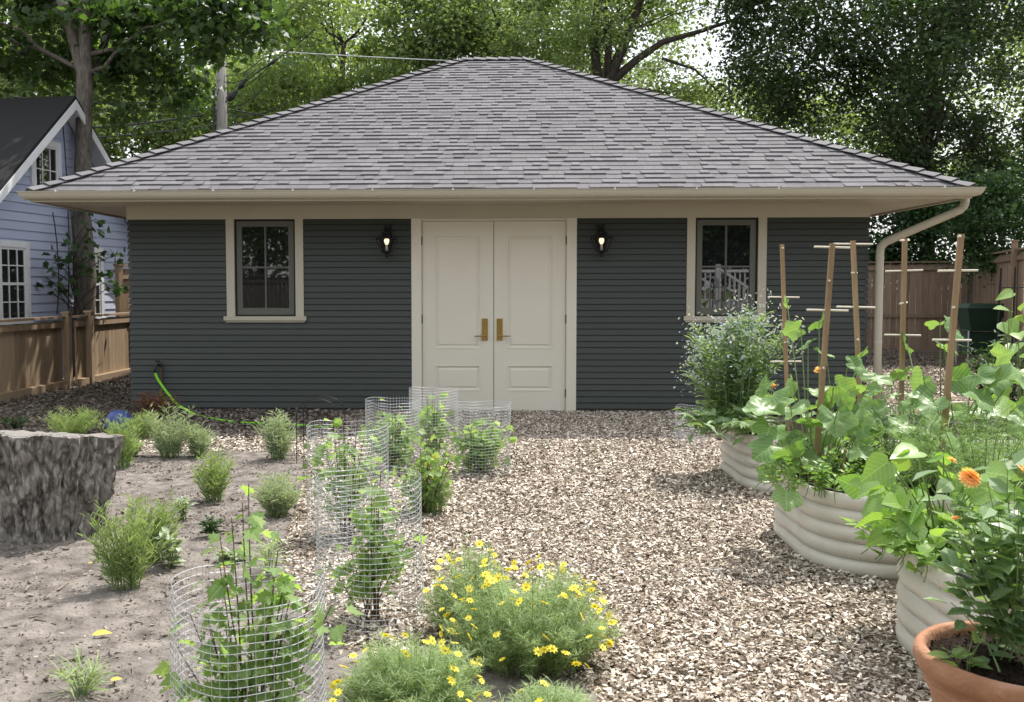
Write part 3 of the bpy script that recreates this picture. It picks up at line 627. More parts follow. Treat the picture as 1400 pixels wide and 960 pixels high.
# ------------------------------------------------------------------ utility pole & wires
pd_ = 27.; pb = gd(307, pd_)
t = thing('utility_pole', 'grey wooden utility pole with cable fittings behind the garage roof', 'utility pole', tuple(pb))
mb = MB(); mb.tube([pb, pb+up*hz(60, pd_)], [.17, .14], 12); mb.build('pole', m_pole, t, True)
mb = MB(); W2 = lambda x, y: at(x, y, d=pd_-.3)
mb.tube([W2(308, 140), W2(316, 133), W2(330, 116), W2(350, 100), W2(372, 86), W2(400, 66), W2(430, 40)], .018, 6); mb.tube([W2(311, 137), W2(316, 132), W2(324, 124)], [.07, .12, .05], 8); mb.tube([W2(326, 120), W2(330, 116), W2(337, 108)], [.05, .08, .04], 8); mb.tube([W2(366, 89), W2(372, 86), W2(379, 81)], [.03, .055, .03], 8)
for a_, b_ in (((310, 150), (345, 172)), ((306, 112), (350, 95)), ((312, 146), (360, 120)), ((300, 118), (285, 150)), ((310, 128), (372, 86)), ((312, 158), (392, 140)), ((308, 104), (360, 78))): mb.tube(curve(W2(*a_), W2(*b_), .15, 8), .014, 5)
mb.build('cable_splice', m_cable, t)
mb = MB(); mb.tube([pb+V3(-.2, -.1, 1), pb+V3(-.2, -.1, hz(120, pd_))], .04, 6); mb.build('conduit', m_cable, t)
def wire(name, a, da, b, db, sag, r, label, mat=m_cable):
    mb = MB(); mb.tube(curve(at(*a, d=da), at(*b, d=db), sag, 24), r, 5); tag(mb.build(name, mat), label, 'overhead wire', 'overhead wires behind the garage')
wire('overhead_wire', (300, 132), 27, (-60, 122), 24, .25, .022, 'uppermost black cable left of the utility pole')
wire('overhead_wire', (300, 152), 27, (-60, 172), 24, .25, .03, 'middle black cable left of the utility pole, thickest of the three')
wire('overhead_wire', (300, 170), 27, (-60, 192), 24, .15, .02, 'lowest black cable left of the utility pole')
wire('overhead_wire', (310, 66), 27, (1100, 96), 27, .12, .013, 'pale wire passing just above the garage ridge', m_wire)
wire('overhead_wire', (316, 150), 27, (700, 122), 29, .6, .02, 'thin cable sagging to the right of the utility pole')
wire('overhead_wire', (316, 168), 27, (640, 150), 29, .6, .02, 'lowest thin cable to the right of the utility pole')
wire('overhead_wire', (1020, 170), 30, (1500, 72), 24, .3, .02, 'pale wire seen through the dark elm at the right', m_wire)

# ------------------------------------------------------------------ trees
def limb(mb, a, b, r0, r1, wob=.25, n=7):
    P = curve(a, b, rs.uniform(-.4, .1)*np.linalg.norm(np.subtract(b, a))*.15, n); P[1:-1] += rs.normal(size=(n-2, 3))*wob*.25; mb.tube(P, np.linspace(r0, r1, n), 7)
def tree(name, label, base, trunk, ells, ncl, per, clr, leaf, shape, lmat, bmat=m_barkd, r0=.25, group=None, up_=1.0, droop=0., nl=14, limbs=(), jmin=None):
    """trunk: points above base; ells: [(centre, radii)] crown volumes"""
    t = thing(name, label, 'tree', tuple(base), group); mb = MB(); T = np.array(trunk, float)
    mb.tube(T, np.linspace(r0, r0*.35, len(T)), 10)
    cs = []
    for (cc, rr), k in zip(ells, np.random.RandomState(3).multinomial(ncl, np.array([np.prod(r) for _, r in ells])**.7/sum(np.prod(r)**.7 for _, r in ells))):
        d = rdir(k); q = rs.uniform(.35, 1., k)[:, None]**.6; cs.append(np.array(cc)+d*q*np.array(rr))
    cs = np.concatenate(cs)
    for i in rs.choice(len(cs), min(nl, len(cs)), False):
        jj = [q for q in range(len(T)//3 if jmin is None else jmin, len(T)) if T[q][2] < cs[i][2]+.3] or [len(T)//2 if jmin is None else jmin]
        j = jj[rs.randint(len(jj))]; limb(mb, T[j], cs[i], r0*rs.uniform(.12, .24), .012)
    for pp, ra, rb in limbs: mb.tube(pp, np.linspace(ra, rb, len(pp)), 8)
    mb.build('trunk', bmat, t, True)
    n = len(cs)*per; ci = np.repeat(np.arange(len(cs)), per); rad = rs.uniform(.6, 1.35, len(cs))*clr
    g_ = rs.normal(size=(n, 3))*[.55, .55, .38]; P = cs[ci]+g_*rad[ci][:, None]
    if droop: P[:, 2] -= droop*rs.rand(n)*np.abs(g_[:, 0])
    Y = rdir(n)*[1, 1, .6]+[0, 0, -.35]; Z = rdir(n, up_)
    mb = MB(); mb.inst(shape, P, Y, Z, leaf*rs.uniform(.65, 1.25, n), np.clip(rs.rand(len(cs))[ci]*.6+rs.rand(n)*.4, 0, 1)); mb.build('crown', lmat, t)
    return t
# maple in front at the left
d = 16.9; b0 = at(112, 516, z=0)
tr = [b0, at(114, 440, d=d), at(118, 380, d=d), at(112, 300, d=d), at(114, 200, d=d), at(118, 100, d=d), at(116, 20, d=d), at(112, -120, d=d), at(110, -260, d=d)]
def E_(px, py, d, rx, ry, rz): return (at(px, py, d=d), (rx, ry, rz))
tree('maple_tree', 'tall maple with a straight grey trunk and dark leaves hanging over the left roof end', b0, tr,
     [E_(10, 20, 17.5, 1.7, 1.6, 1.0), E_(220, 60, 17.6, 1.35, 1.5, .9), E_(315, 25, 16.5, .9, 1.2, .85), E_(40, 105, 18, 1.0, 1.0, .45), E_(210, 128, 17.2, 1.0, .9, .5), E_(110, -90, 18.6, 2.6, 1.5, 1.2), E_(245, 150, 15.5, .25, .3, .25)], 165, 80, .42, .16, 'maple', l_maple, m_bark, .21, nl=16, up_=.9, jmin=5,
     limbs=[([at(112, 330, d=d), at(113, 100, d=d), at(90, 20, d=d), at(60, -60, d=d)], .14, .06), ([at(122, 75, d=d), at(150, 68, d=d-.2), at(200, 66, d=d-.5)], .05, .02)])
# maple suckers around the trunk and twigs over the fence
t = thing('maple_sapling', 'thin maple shoots with dark leaves growing by the trunk above the fence', 'sapling', tuple(gd(92, 16.3)))
mb = MB(); P = []
tips = [(30, 360), (45, 372), (60, 385), (80, 350), (90, 375), (75, 395), (100, 330), (118, 345), (128, 310), (133, 300), (150, 345), (160, 350), (10, 300), (20, 310), (105, 360), (122, 375), (62, 358), (38, 366), (142, 388), (155, 392), (5, 292), (8, 395), (20, 405), (2, 420), (25, 425), (12, 375), (30, 390), (-5, 350), (15, 340)]
for px, py in tips:
    a = at(100 if px > 25 else -10, py+rs.uniform(20, 60), d=16.3); b = at(px, py, d=16.3+rs.uniform(-.4, .4)); mb.tube(curve(a, b, -.1, 6), np.linspace(.012, .004, 6), 4)
    for _ in range(9): P.append(b+rs.normal(size=3)*[.16, .16, .12])
for x0, x1, y0 in ((72, 70, 290), (84, 85, 150), (90, 93, 230), (97, 95, 290)): mb.tube(curve(at(x0, y0, d=16.3), at(x1+8, 430, d=16.3), 0, 8, (.06, 0, 0)), .011, 4)
mb.build('stems', m_barkd, t); P = np.array(P); k = len(P); mb = MB(); mb.inst('maple', P, rdir(k)*[1, 1, .5]+[0, 0, -.4], rdir(k, 1.0), rs.uniform(.10, .2, k)); mb.build('leaves', l_shrub, t)
G = 'trees behind the garage'
def far_tree(label, px, pxs, py_c, d, rx, rz, ncl, per, leaf, lm, trunk_px=None, r0=.22, name='shade_tree', clr=.85, shape='dia', extra=(), **kw):
    tb = gd(trunk_px if trunk_px is not None else px, d); top = at(px, py_c, d=d); T = np.array([tb+(top-tb)*q+rs.normal(size=3)*[.15, .15, 0]*(0 < q < 1) for q in np.linspace(0, 1, 9)])
    el = [(top, (rx, rx*.8, rz))]+[(at(a, b, d=d+dd), (ra, ra, rb)) for a, b, dd, ra, rb in extra]
    return tree(name, label, tb, T, el, ncl, per, clr, leaf, shape, lm, r0=r0, group=G, **kw)
far_tree('bright green tree low behind the left roof slope, right of the maple trunk', 190, 0, 170, 33, 3.2, 2.6, 190, 260, .185, l_bright, extra=((310, 150, 1, 2.6, 2.2), (90, 120, 0, 2.5, 2.4)))
far_tree('bright green tree behind the blue house roof at the left edge', 20, 0, 60, 36, 4.5, 4, 110, 260, .17, l_bright)
far_tree('light green tree left of the ridge with thin grey limbs', 470, 0, 60, 31, 3.4, 3.0, 95, 240, .185, l_bright, clr=.75, extra=((400, 150, 0, 2.4, 1.6), (540, 20, 1, 2.2, 2.0), (560, 110, 0, 1.8, 1.2)), nl=26)
far_tree('tall mid green tree directly behind the garage ridge', 690, 0, 40, 30, 2.9, 2.0, 80, 260, .17, l_mid, extra=((740, 70, 0, 1.6, .8), (620, 60, 1, 1.6, 1.6), (640, 0, 2, 2.5, 2)), nl=20)
dd = 27
tb = gd(820, dd); T = np.array([tb, at(822, 300, d=dd), at(820, 130, d=dd), at(812, 60, d=dd), at(818, -10, d=dd), at(830, -120, d=dd)])
lm = [([at(828, 120, d=dd), at(845, 80, d=dd), at(862, 40, d=dd), at(880, -10, d=dd), at(900, -60, d=dd)], .17, .07), ([at(830, 130, d=dd), at(832, 60, d=dd), at(826, 0, d=dd)], .12, .08),
      ([at(838, 110, d=dd), at(870, 82, d=dd), at(905, 58, d=dd), at(960, 42, d=dd), at(1010, 25, d=dd)], .13, .04), ([at(905, 80, d=dd), at(950, 95, d=dd), at(985, 128, d=dd)], .05, .02)]
tree('shade_tree', 'many-stemmed tree with dark forking trunks right of the garage ridge', tb, T, [E_(800, 20, dd, 2.2, 2, 1.6), E_(900, 20, dd, 2.2, 2, 1.4), E_(760, 50, dd-1, 1.2, 1.2, .9), E_(960, 110, dd, 1.3, 1.2, .8), E_(880, 120, dd+1, 1.2, 1.2, .5), E_(840, -80, dd, 4, 3, 1.5)], 80, 190, .7, .14, 'dia', l_mid, m_barkd, .2, group=G, nl=20, limbs=lm)
d2 = 26.0; tb = gd(1268, d2); T = np.array([tb, at(1268, 350, d=d2), at(1265, 230, d=d2), at(1272, 130, d=d2), at(1285, 40, d=d2), at(1300, -60, d=d2), at(1310, -200, d=d2)])
lm = [([at(1268, 200, d=d2), at(1240, 120, d=d2), at(1190, 50, d=d2), at(1120, 0, d=d2)], .13, .05), ([at(1270, 170, d=d2), at(1268, 90, d=d2), at(1262, 20, d=d2)], .1, .05)]
tree('elm_tree', 'large dark elm with drooping branches over the right roof end and fence', tb, T, [E_(1090, 60, d2, 2.04, 2.00, 1.68), E_(1200, 60, d2-2, 2.28, 2.00, 2.04), E_(1330, 90, d2, 2.64, 2.00, 2.64), E_(1170, 170, d2+1, 2.04, 1.50, 1.20), E_(1290, 220, d2, 2.16, 1.50, 1.32), E_(1050, 10, d2, 1.44, 1.60, 0.96), E_(1230, -90, d2, 4.80, 3.00, 1.92), E_(1400, 250, d2, 1.92, 1.50, 1.68), E_(1080, 120, d2, 0.84, 0.80, 0.96)], 290, 250, .72, .135, 'dia', l_elm, m_barkd, .22, droop=.5, nl=30, limbs=lm, up_=.9)
far_tree('bright green tree glimpsed low behind the dark elm', 1330, 0, 150, 34, 5, 4, 100, 240, .17, l_bright, extra=((1100, 190, 0, 3.5, 2.2),))
far_tree('light tree behind the gap between ridge tree and elm', 1000, 0, 150, 36, 2.6, 1.6, 34, 200, .16, l_mid)
far_tree('distant pale green tree high above the left roof slope', 380, 0, 90, 44, 3.5, 3.5, 60, 220, .19, l_bright)
far_tree('distant pale green tree filling the view behind the ridge', 600, 0, 60, 44, 5, 3.5, 80, 220, .19, l_mid, extra=((850, 60, 0, 3.5, 2.8),))
# shrubs over the right fence
for px, dd, lab in ((1215, 25.5, 'dark leafy shrub over the brown fence right beside the downspout'), (1290, 25, 'dark leafy shrub over the middle of the brown fence'), (1385, 21, 'dark leafy shrub over the taller fence at the right edge')):
    b = gd(px, dd); top = b+V3(0, 0, 2.7); tree('shrub', lab, b, [b, b+V3(0, 0, 1), top], [(top, (1.6, 1.0, 1.0)), (top+V3(.3, 0, 1.0), (1.4, 1, .8)), (top+V3(-.5, -.4, -.6), (.9, .4, .3))], 34, 220, .5, .12, 'oval', l_shrub, r0=.05, group='dark shrubs above the brown fence', nl=8)

# ------------------------------------------------------------------ plants
def plant(name, label, cat, base, ns, h, spread, per, leaf, shape, lmat, group=None, smat=m_stem, start=.12, sr=.003, lean=.5, up_=.8, droop=.0, hv=.25, tips=None, stems_r=.03, zn=.35, zo=-.3, dome_=False):
    t = thing(name, label, cat, tuple(base), group); sb = MB(); lb = MB(); base = np.array(base, float); ends = []
    P = []; Y = []; Z = []
    for i in range(ns):
        a = rs.rand()*2*pi; q = rs.rand()**.5; o = V3(cos(a), sin(a), 0)
        hh_ = h*(1+rs.uniform(-hv, hv*.3))*((1-.86*q*q)**.5*(.72+.5*float(vn(np.array(base[0]*7+q*cos(a)*2.2+9), np.array(base[1]*5+q*sin(a)*2.2+30)))) if dome_ else 1-.25*q); b = base+o*stems_r*q; e = base+o*spread*q+up*hh_
        if tips is not None: e = np.array(tips[i % len(tips)])+rs.normal(size=3)*.045
        c = curve(b, e, -.0, 9, o*(-spread*q*lean*.35)); sb.tube(c, np.linspace(sr, sr*.4, 9), 4, cap=False); ends.append(c[-1])
        tt = start+(1-start)*rs.rand(per)**.8; k = tt*8; i0 = np.clip(k.astype(int), 0, 7); fr_ = (k-i0)[:, None]; pos = c[i0]*(1-fr_)+c[i0+1]*fr_
        az = rs.rand(per)*2*pi; out = np.stack([np.cos(az), np.sin(az), rs.uniform(-.1, .9, per)-droop], 1)
        P.append(pos+out*rs.uniform(0, 1.1 if zo > 0 else .3, (per, 1))*leaf); Y.append(out); Z.append(np.stack([np.cos(az)*zo, np.sin(az)*zo, np.ones(per)*(1 if zo < 0 else .45)], 1)+rs.normal(size=(per, 3))*zn)
    P = np.concatenate(P); lb.inst(shape, P, np.concatenate(Y), np.concatenate(Z), leaf*rs.uniform(.55, 1.2, len(P)))
    sb.build('stems', smat, t); lb.build('leaves', lmat, t); return t, ends
# dry bed perennials: (px, py base, height px, half width px, style, label)
PL = [(172, 806, 122, 44, 'y', 'largest feathery light green clump in front of the stump'), (212, 770, 88, 32, 'y', 'light green clump just behind and right of the largest clump'),
      (292, 686, 68, 27, 'y', 'round green clump in the middle of the dry bed'), (380, 706, 58, 32, 's', 'greyish green clump left of the tall wire cage'),
      (167, 640, 68, 27, 'y', 'light green clump behind the right side of the stump'), (232, 626, 74, 30, 's', 'silver green clump before the hose, tallest in the back row'),
      (272, 626, 50, 22, 's', 'low silver green clump beside the tallest silver one'), (381, 628, 64, 27, 's', 'silver green clump left of the dark wire hoops'),
      (98, 600, 40, 36, 'y', 'low wide light green clump near the fence'), (197, 600, 34, 20, 'y', 'small light green clump right of the blue bundle')]
for px, py, hp_, wp, stl, lab in PL:
    b = at(px, py, z=gh); sc = (py-393)/1.6; h = hp_/sc*.98; w = wp/sc
    plant('perennial', lab, 'plant', b, int(26+w*110), h, w*1.15, 30, .068 if stl == 'y' else .078, 'thin', l_milk if stl == 'y' else l_silver, 'narrow leaved perennials in the dry bed', start=.04, stems_r=w*.42, up_=.5, droop=-.7 if stl == 'y' else -.35, hv=.55)
for px, py, hp_, wp, lm_, shp, lab in ((250, 712, 32, 9, l_silver, 'lance', 'tiny drooping grey seedling left of the round clump'), (291, 735, 28, 12, l_shrub, 'lance', 'small dark seedling in the middle of the dry bed'),
                                  (232, 778, 60, 17, l_silver, 'oval', 'small broad leaved weed right of the largest clump'), (368, 790, 50, 17, l_milk, 'needle', 'tuft of yellow green grass behind the front cage'),
                                  (110, 955, 45, 26, l_milk, 'needle', 'sparse grass tuft at the bottom left corner'), (20, 586, 18, 30, l_shrub, 'oval', 'low green weeds at the foot of the fence behind the stump'),
                                  (185, 625, 22, 14, l_milk, 'oval', 'low sprawling weed behind the stump'), (318, 770, 14, 14, l_silver, 'oval', 'tiny pale seedling near the front cage')):
    b = at(px, py, z=gh); sc = (py-393)/1.6; plant('seedling', lab, 'seedling', b, 12, hp_/sc, wp/sc, 9, .06 if shp != 'needle' else .12, shp, lm_, 'small seedlings and weeds in the dry bed', stems_r=.02)
b = at(212, 588, z=0); plant('russet_shrub', 'reddish brown dried shrub at the left garage corner below the tap', 'shrub', b, 60, .48, .30, 60, .035, 'lance', l_rust, smat=m_wstem, stems_r=.1)
b = at(222, 578, z=0); plant('green_sprig', 'small fresh green sprig growing among the russet shrub', 'plant', b, 14, .42, .12, 40, .03, 'thin', l_milk, stems_r=.03)

# stump
b = gd(52, 6.0, 0); t = thing('tree_stump', 'massive weathered grey tree stump at the left edge of the bed', 'tree stump', tuple(b))
n = 220; ang = np.arange(n)*2*pi/n; lob = 1+.05*np.sin(ang*3+1)+.045*np.sin(ang*7+.5)+.02*np.sin(ang*15)
kz = 40; zs_ = np.linspace(-.02, .665, kz); base_r = np.interp(zs_, [-.02, .04, .12, .2, .3, .4, .5, .58, .665], [.385, .355, .345, .352, .37, .395, .42, .442, .458])
vs = []
for i, (r, z) in enumerate(zip(base_r, zs_)):
    u_ = np.cos(ang)*4+9; v_ = np.sin(ang)*4+9
    dn_ = (vn(u_*3.1+z*2.2, v_*3.1+z*1.5)-.5)*.075+(vn(u_*7.3+z*5, v_*7.3-z*4)-.5)*.045+(vn(u_*15+z*9, v_*15+z*22)-.5)*.03-.022*np.exp(-((vn(u_*5.1+z*1.2, v_*5.1+z)-.5)/.05)**2)
    rr = r*(1+(lob-1))+dn_; vs.append(np.stack([b[0]+rr*np.cos(ang), b[1]+.68*rr*np.sin(ang), z+(.012*np.cos(ang+2.6)-.034*np.sin(ang)+.006*np.sin(ang*9))*(max(z, 0)/.66)**3], 1))
mb = MB(); mb.add(np.concatenate(vs), [(i*n+j, i*n+(j+1) % n, (i+1)*n+(j+1) % n, (i+1)*n+j) for i in range(kz-1) for j in range(n)], .5); mb.build('trunk_side', m_stumpb, t, True)
top = vs[-1]; mb = MB(); inner = top.copy(); inner[:, :2] = b[:2]+(top[:, :2]-b[:2])*.93; inner[:, 2] += .010; mid = inner.copy(); mid[:, :2] = b[:2]+(top[:, :2]-b[:2])*.5; mid[:, 2] -= .006*(1+np.sin(ang*5))
mb.add(np.concatenate([top, inner, mid, [V3(b[0], b[1], .672)]]), [(k_*n+j, k_*n+(j+1) % n, (k_+1)*n+(j+1) % n, (k_+1)*n+j) for k_ in (0, 1) for j in range(n)], .5)
mb.f.append(np.array([(2*n+j, 2*n+(j+1) % n, 3*n) for j in range(n)])); mb.build('cut_top', m_stumpt, t)

# wire cages
def cage(px, d, rad, H, label, rot=0., sp=.026, tilt=0):
    c = gd(px, d); mb = MB(); n = 56; a = np.arange(n)*2*pi/n; wr = .0010
    t = thing('wire_cage', label, 'wire cage', tuple(c), 'cylindrical wire mesh cages')
    ph_ = rs.rand(3)*6; cr_ = lambda a_, z_: rad*(1+.045*np.sin(2*a_+ph_[0]+z_*1.2)+.018*np.sin(5*a_+ph_[1]+z_*3)+.010*np.sin(9*a_+z_*11+ph_[2]))
    for i in range(int(H/sp)+1):
        z = i*sp+.004; P = np.stack([c[0]+cr_(a, z)*np.cos(a)+tilt*z, c[1]+cr_(a, z)*np.sin(a), np.full(n, z)+.010*np.sin(a*2+px)+.004*np.sin(a*5+px)], 1)
        vs = []
        for dr, dz in ((wr, 0), (0, wr), (-wr, 0), (0, -wr)): vs.append(P+np.stack([np.cos(a)*dr, np.sin(a)*dr, np.full(n, dz)], 1))
        mb.add(np.concatenate(vs), [(s*n+j, s*n+(j+1) % n, ((s+1) % 4)*n+(j+1) % n, ((s+1) % 4)*n+j) for s in range(4) for j in range(n)])
    nv = int(2*pi*rad/(sp*1.0))
    mb.build('hoops', m_wire, t); mb = MB()
    for k in range(nv):
        q = 2*pi*k/nv; mb.tube([c+V3(cr_(q, z_)*cos(q)+tilt*z_, cr_(q, z_)*sin(q), z_) for z_ in np.linspace(0, H, 9)], wr*.8, 4, cap=False)
    mb.build('uprights', m_wire, t); return c
c1_ = cage(334, 3.02, .254, .665, 'wire cage nearest the camera at the bottom of the photo')
c2_ = cage(503, 4.45, .257, .715, 'tall wire cage in the middle, second from the camera', tilt=-.01)
c3_ = cage(473, 5.95, .257, .74, 'wire cage half hidden behind the left of the middle one')
c4_ = cage(536, 8.15, .24, .64, 'wire cage between the middle cages and the left door')
c5_ = cage(592, 8.6, .22, .68, 'narrow wire cage before the foot of the left door')
c6_ = cage(661, 8.1, .245, .615, 'wire cage furthest right, before the right door')
c7_ = cage(946, 9.5, .15, .40, 'low wire cage against the far side of the first raised bed')
def currant(c, lab, n, h, sp, per, leaf=.075, tips=None, st=.12): 
    plant('currant_bush', lab, 'bush', (c[0], c[1], gh), n, h, sp, per, leaf, 'maple', l_curr, 'lobed leaf bushes inside the wire cages', smat=m_wstem, start=st, sr=.004, lean=.2, droop=.9, stems_r=.05, tips=tips, zo=.9, zn=.5, hv=.35)
dn = 3.02
currant(c1_, 'leafy currant bush filling the nearest cage with a shoot rising above it', 22, .62, .2, 22, .07, tips=[at(330, 700, d=dn), at(345, 690, d=dn), at(320, 760, d=dn), at(410, 800, d=dn), at(430, 810, d=dn), at(395, 815, d=dn), at(300, 840, d=dn), at(260, 850, d=dn), at(350, 780, d=dn), at(290, 930, d=dn), at(380, 880, d=dn), at(340, 870, d=dn), at(420, 900, d=dn), at(240, 900, d=dn)], st=.25)
dn = 4.45
currant(c2_, 'green currant bush with a dark bare stem in the middle cage', 14, .7, .18, 19, .07, tips=[at(520, 655, d=dn), at(500, 665, d=dn), at(540, 680, d=dn), at(470, 745, d=dn), at(555, 720, d=dn), at(530, 720, d=dn), at(500, 780, d=dn), at(515, 700, d=dn)], st=.4)
dn = 5.95
currant(c3_, 'currant bush reaching out of the top of the cage behind the middle one', 14, .8, .16, 16, .08, tips=[at(466, 560, d=dn), at(440, 600, d=dn), at(470, 590, d=dn), at(500, 600, d=dn), at(455, 640, d=dn), at(490, 650, d=dn)], st=.3)
currant(c4_, 'pale green bush in the cage before the left door', 16, .68, .2, 16, .09, st=.2)
currant(c5_, 'upright bush in the narrow cage before the left door', 12, .72, .12, 14, .09, st=.2)
currant(c6_, 'round bush pushing through the right of the furthest right cage', 20, .52, .28, 18, .09, st=.3)
b = gd(572, 5.0); currant(gd(578, 6.6), 'loose light green bush growing between the middle cages and the path', 18, .55, .22, 18, .06, st=.1)
# dark hoops
t = thing('plant_support', 'dark wire hoop plant support behind the middle cages', 'plant support', tuple(gd(437, 8.4)))
mb = MB(); dn = 8.4
for x0, x1, off in ((403, 462, 0), (413, 470, .25)):
    a, b = gd(x0, dn+off), gd(x1, dn+off); q = [a, a+up*.45]+[(a+b)/2+(b-a)/2*(-cos(s))+up*(.45+.16*sin(s)) for s in np.linspace(.2, pi-.2, 9)]+[b+up*.45, b]; mb.tube(q, .004, 5)
mb.build('hoops', m_black, t)

# coreopsis
def flowermesh(np_, r, w, mat, c_mat, cr):
    mb = MB(); k = np.arange(np_)*2*pi/np_; Y = np.stack([np.cos(k), np.sin(k), np.full(np_, .12)], 1); Z = np.tile([0, 0, 1.], (np_, 1))
    mb.inst('oval', np.zeros((np_, 3))+Y*cr*.5, Y, Z, r*w)
    if np_ > 10:
        for sc_, hz_, up2 in ((.8, .006, .35), (.55, .011, .7)): Y2 = Y*[1, 1, 0]+[0, 0, up2]; mb.inst('oval', Y*cr*.4+[0, 0, hz_], Y2, Z, r*w*sc_)
    o = mb.build('flower', mat); C.objects.unlink(o)
    mb = MB(); mb.lathe([(0, cr*.8), (cr*.7, cr*.55), (cr, 0), (0, -cr*.3)], (0, 0, 0), 8); c = mb.build('flower_centre', c_mat, None, True); C.objects.unlink(c); return o, c
fy, fyc = flowermesh(8, .0175, 1.0, m_yel, m_yelc, .006)
def put_flowers(t, pts, proto, size=1., tilt=.45, face=.35):
    o0, c0 = proto; base = OFF[t.name]
    for p in pts:
        o = o0.copy(); C.objects.link(o); o.parent = t; o.location = np.array(p)-base; s = size*rs.uniform(.75, 1.2); o.scale = (s, s, s)
        o.rotation_euler = (rs.normal()*tilt+face, rs.normal()*tilt, rs.rand()*6); c = c0.copy(); C.objects.link(c); c.parent = o
def dome(c, rx, ry, h, k, zmin=.25, front=.0):
    out = []
    while len(out) < k:
        d = rdir(1)[0]; d[2] = abs(d[2])
        if d[2] < zmin or d[1] > .75-front: continue
        out.append(np.array(c)+d*[rx, ry, h]*rs.uniform(.97, 1.08))
    return out
def coreopsis(px, d, rx, h, ns, nf, lab, pts=None):
    c = gd(px, d, .01); t, e = plant('coreopsis', lab, 'flower clump', c, ns, h, rx, 100, .042, 'needle', l_core, 'yellow flowering coreopsis clumps', start=.15, sr=.0016, lean=.3, stems_r=rx*.62, droop=.0, hv=.35, dome_=True)
    put_flowers(t, dome(c, rx*1.0, rx*.95, h*1.0, nf), (fy, fyc)); return t
coreopsis(728, 3.95, .38, .42, 330, 98, 'largest mound of coreopsis with many yellow flowers beside the chip path')
coreopsis(650, 4.25, .26, .40, 150, 34, 'taller coreopsis mound behind the left of the largest one')
coreopsis(560, 3.4, .30, .30, 230, 40, 'low coreopsis mound right of the nearest wire cage')
coreopsis(755, 3.1, .24, .25, 130, 9, 'coreopsis mound cut by the bottom edge of the photo')
coreopsis(592, 6.6, .14, .42, 50, 6, 'small coreopsis with few flowers between the cages and the path')

# ------------------------------------------------------------------ raised beds
def rrect(x, y, w, h, r, n=9):
    P = []
    for cx_, cy_, a0 in ((x+w-r, y+h-r, 0), (x+r, y+h-r, pi/2), (x+r, y+r, pi), (x+w-r, y+r, 1.5*pi)):
        for k in range(n): a = a0+pi/2*k/(n-1); P.append((cx_+r*cos(a), cy_+r*sin(a), cos(a), sin(a)))
    return np.array(P)
def bed(x, y, w, h, H, label):
    t = thing('raised_bed', label, 'raised bed', (x+w/2, y+h/2, 0), 'cream corrugated raised beds'); Pq = rrect(x, y, w, h, .42); n = len(Pq); mb = MB(); vs = []
    zz = np.linspace(0, H, 81)
    for z in zz:
        q = z/H*5; fr_ = q % 1; o = .032*abs(sin(pi*fr_))**.42; vs.append(np.stack([Pq[:, 0]+Pq[:, 2]*o, Pq[:, 1]+Pq[:, 3]*o, np.full(n, z)], 1))
    mb.add(np.concatenate(vs), [(i*n+j, i*n+(j+1) % n, (i+1)*n+(j+1) % n, (i+1)*n+j) for i in range(len(zz)-1) for j in range(n)], .5); mb.build('side_wall', m_bed, t, True)
    mb = MB(); rim = np.stack([Pq[:, 0], Pq[:, 1], np.full(n, H)], 1); rim = np.concatenate([rim, rim[:2]]); mb.tube(rim, .010, 6, cap=False); mb.build('rim', m_rubber, t, True)
    mb = MB(); s_ = np.stack([Pq[:, 0]-Pq[:, 2]*.004, Pq[:, 1]-Pq[:, 3]*.004, np.full(n, H-.06)], 1); mb.add(s_, [list(range(n))], .5); mb.build('soil', m_bsoil, t)
    for bx_, by_, nx, ny in ((x, y+h-.44, -1, 0), (x, y+.44, -1, 0), (x+.45, y, 0, -1)):
        for k in range(1, 5): mb = MB(); p = V3(bx_, by_, H*(k)/5); mb.tube([p, p+V3(nx, ny, 0)*.008], [.009, .006], 8); mb.build('bolt', m_bolt, t)
    return t
bb = [(gd(962, 8.5)[0], gd(960, 8.5)[1], ), ]
bed(2.02, CAM[1]+7.22, 2.3, 1.35, .45, 'furthest cream corrugated raised bed, planted with borage')
bed(1.86, CAM[1]+5.16, 2.5, 1.28, .46, 'middle cream corrugated raised bed with squash vines and stakes')
bed(1.86, CAM[1]+3.42, 2.5, 1.12, .47, 'nearest cream corrugated raised bed, behind the terracotta pot')
# pot
pc = gd(1411, 2.93, 0); t = thing('terracotta_pot', 'large terracotta pot with thick rolled rim at the bottom right corner', 'flower pot', tuple(pc))
mb = MB(); mb.lathe([(r_0, z_0*.915) for r_0, z_0 in ((.0, .0), (.19, 0), (.20, .02), (.235, .22), (.262, .345), (.275, .36), (.278, .375), (.268, .385), (.272, .40), (.298, .415), (.308, .445), (.304, .475), (.29, .49), (.272, .485), (.268, .46), (.262, .40))], pc, 72, .5); mb.build('pot_body', m_terra, t, True)
mb = MB(); mb.lathe([(.262, .408), (.15, .420), (0, .415)], pc, 32, .5); mb.build('soil', m_bsoil, t)

mb = MB(); k = 500; a_ = rs.rand(k)*6.283; q_ = .26*rs.rand(k)**.5
mb.inst('chip', np.stack([pc[0]+q_*np.cos(a_), pc[1]+q_*np.sin(a_), np.full(k, .420)], 1), rdir(k), rdir(k, 1), rs.uniform(.006, .02, k), rs.rand(k)); mb.build('soil_crumbs', m_bsoil, t)
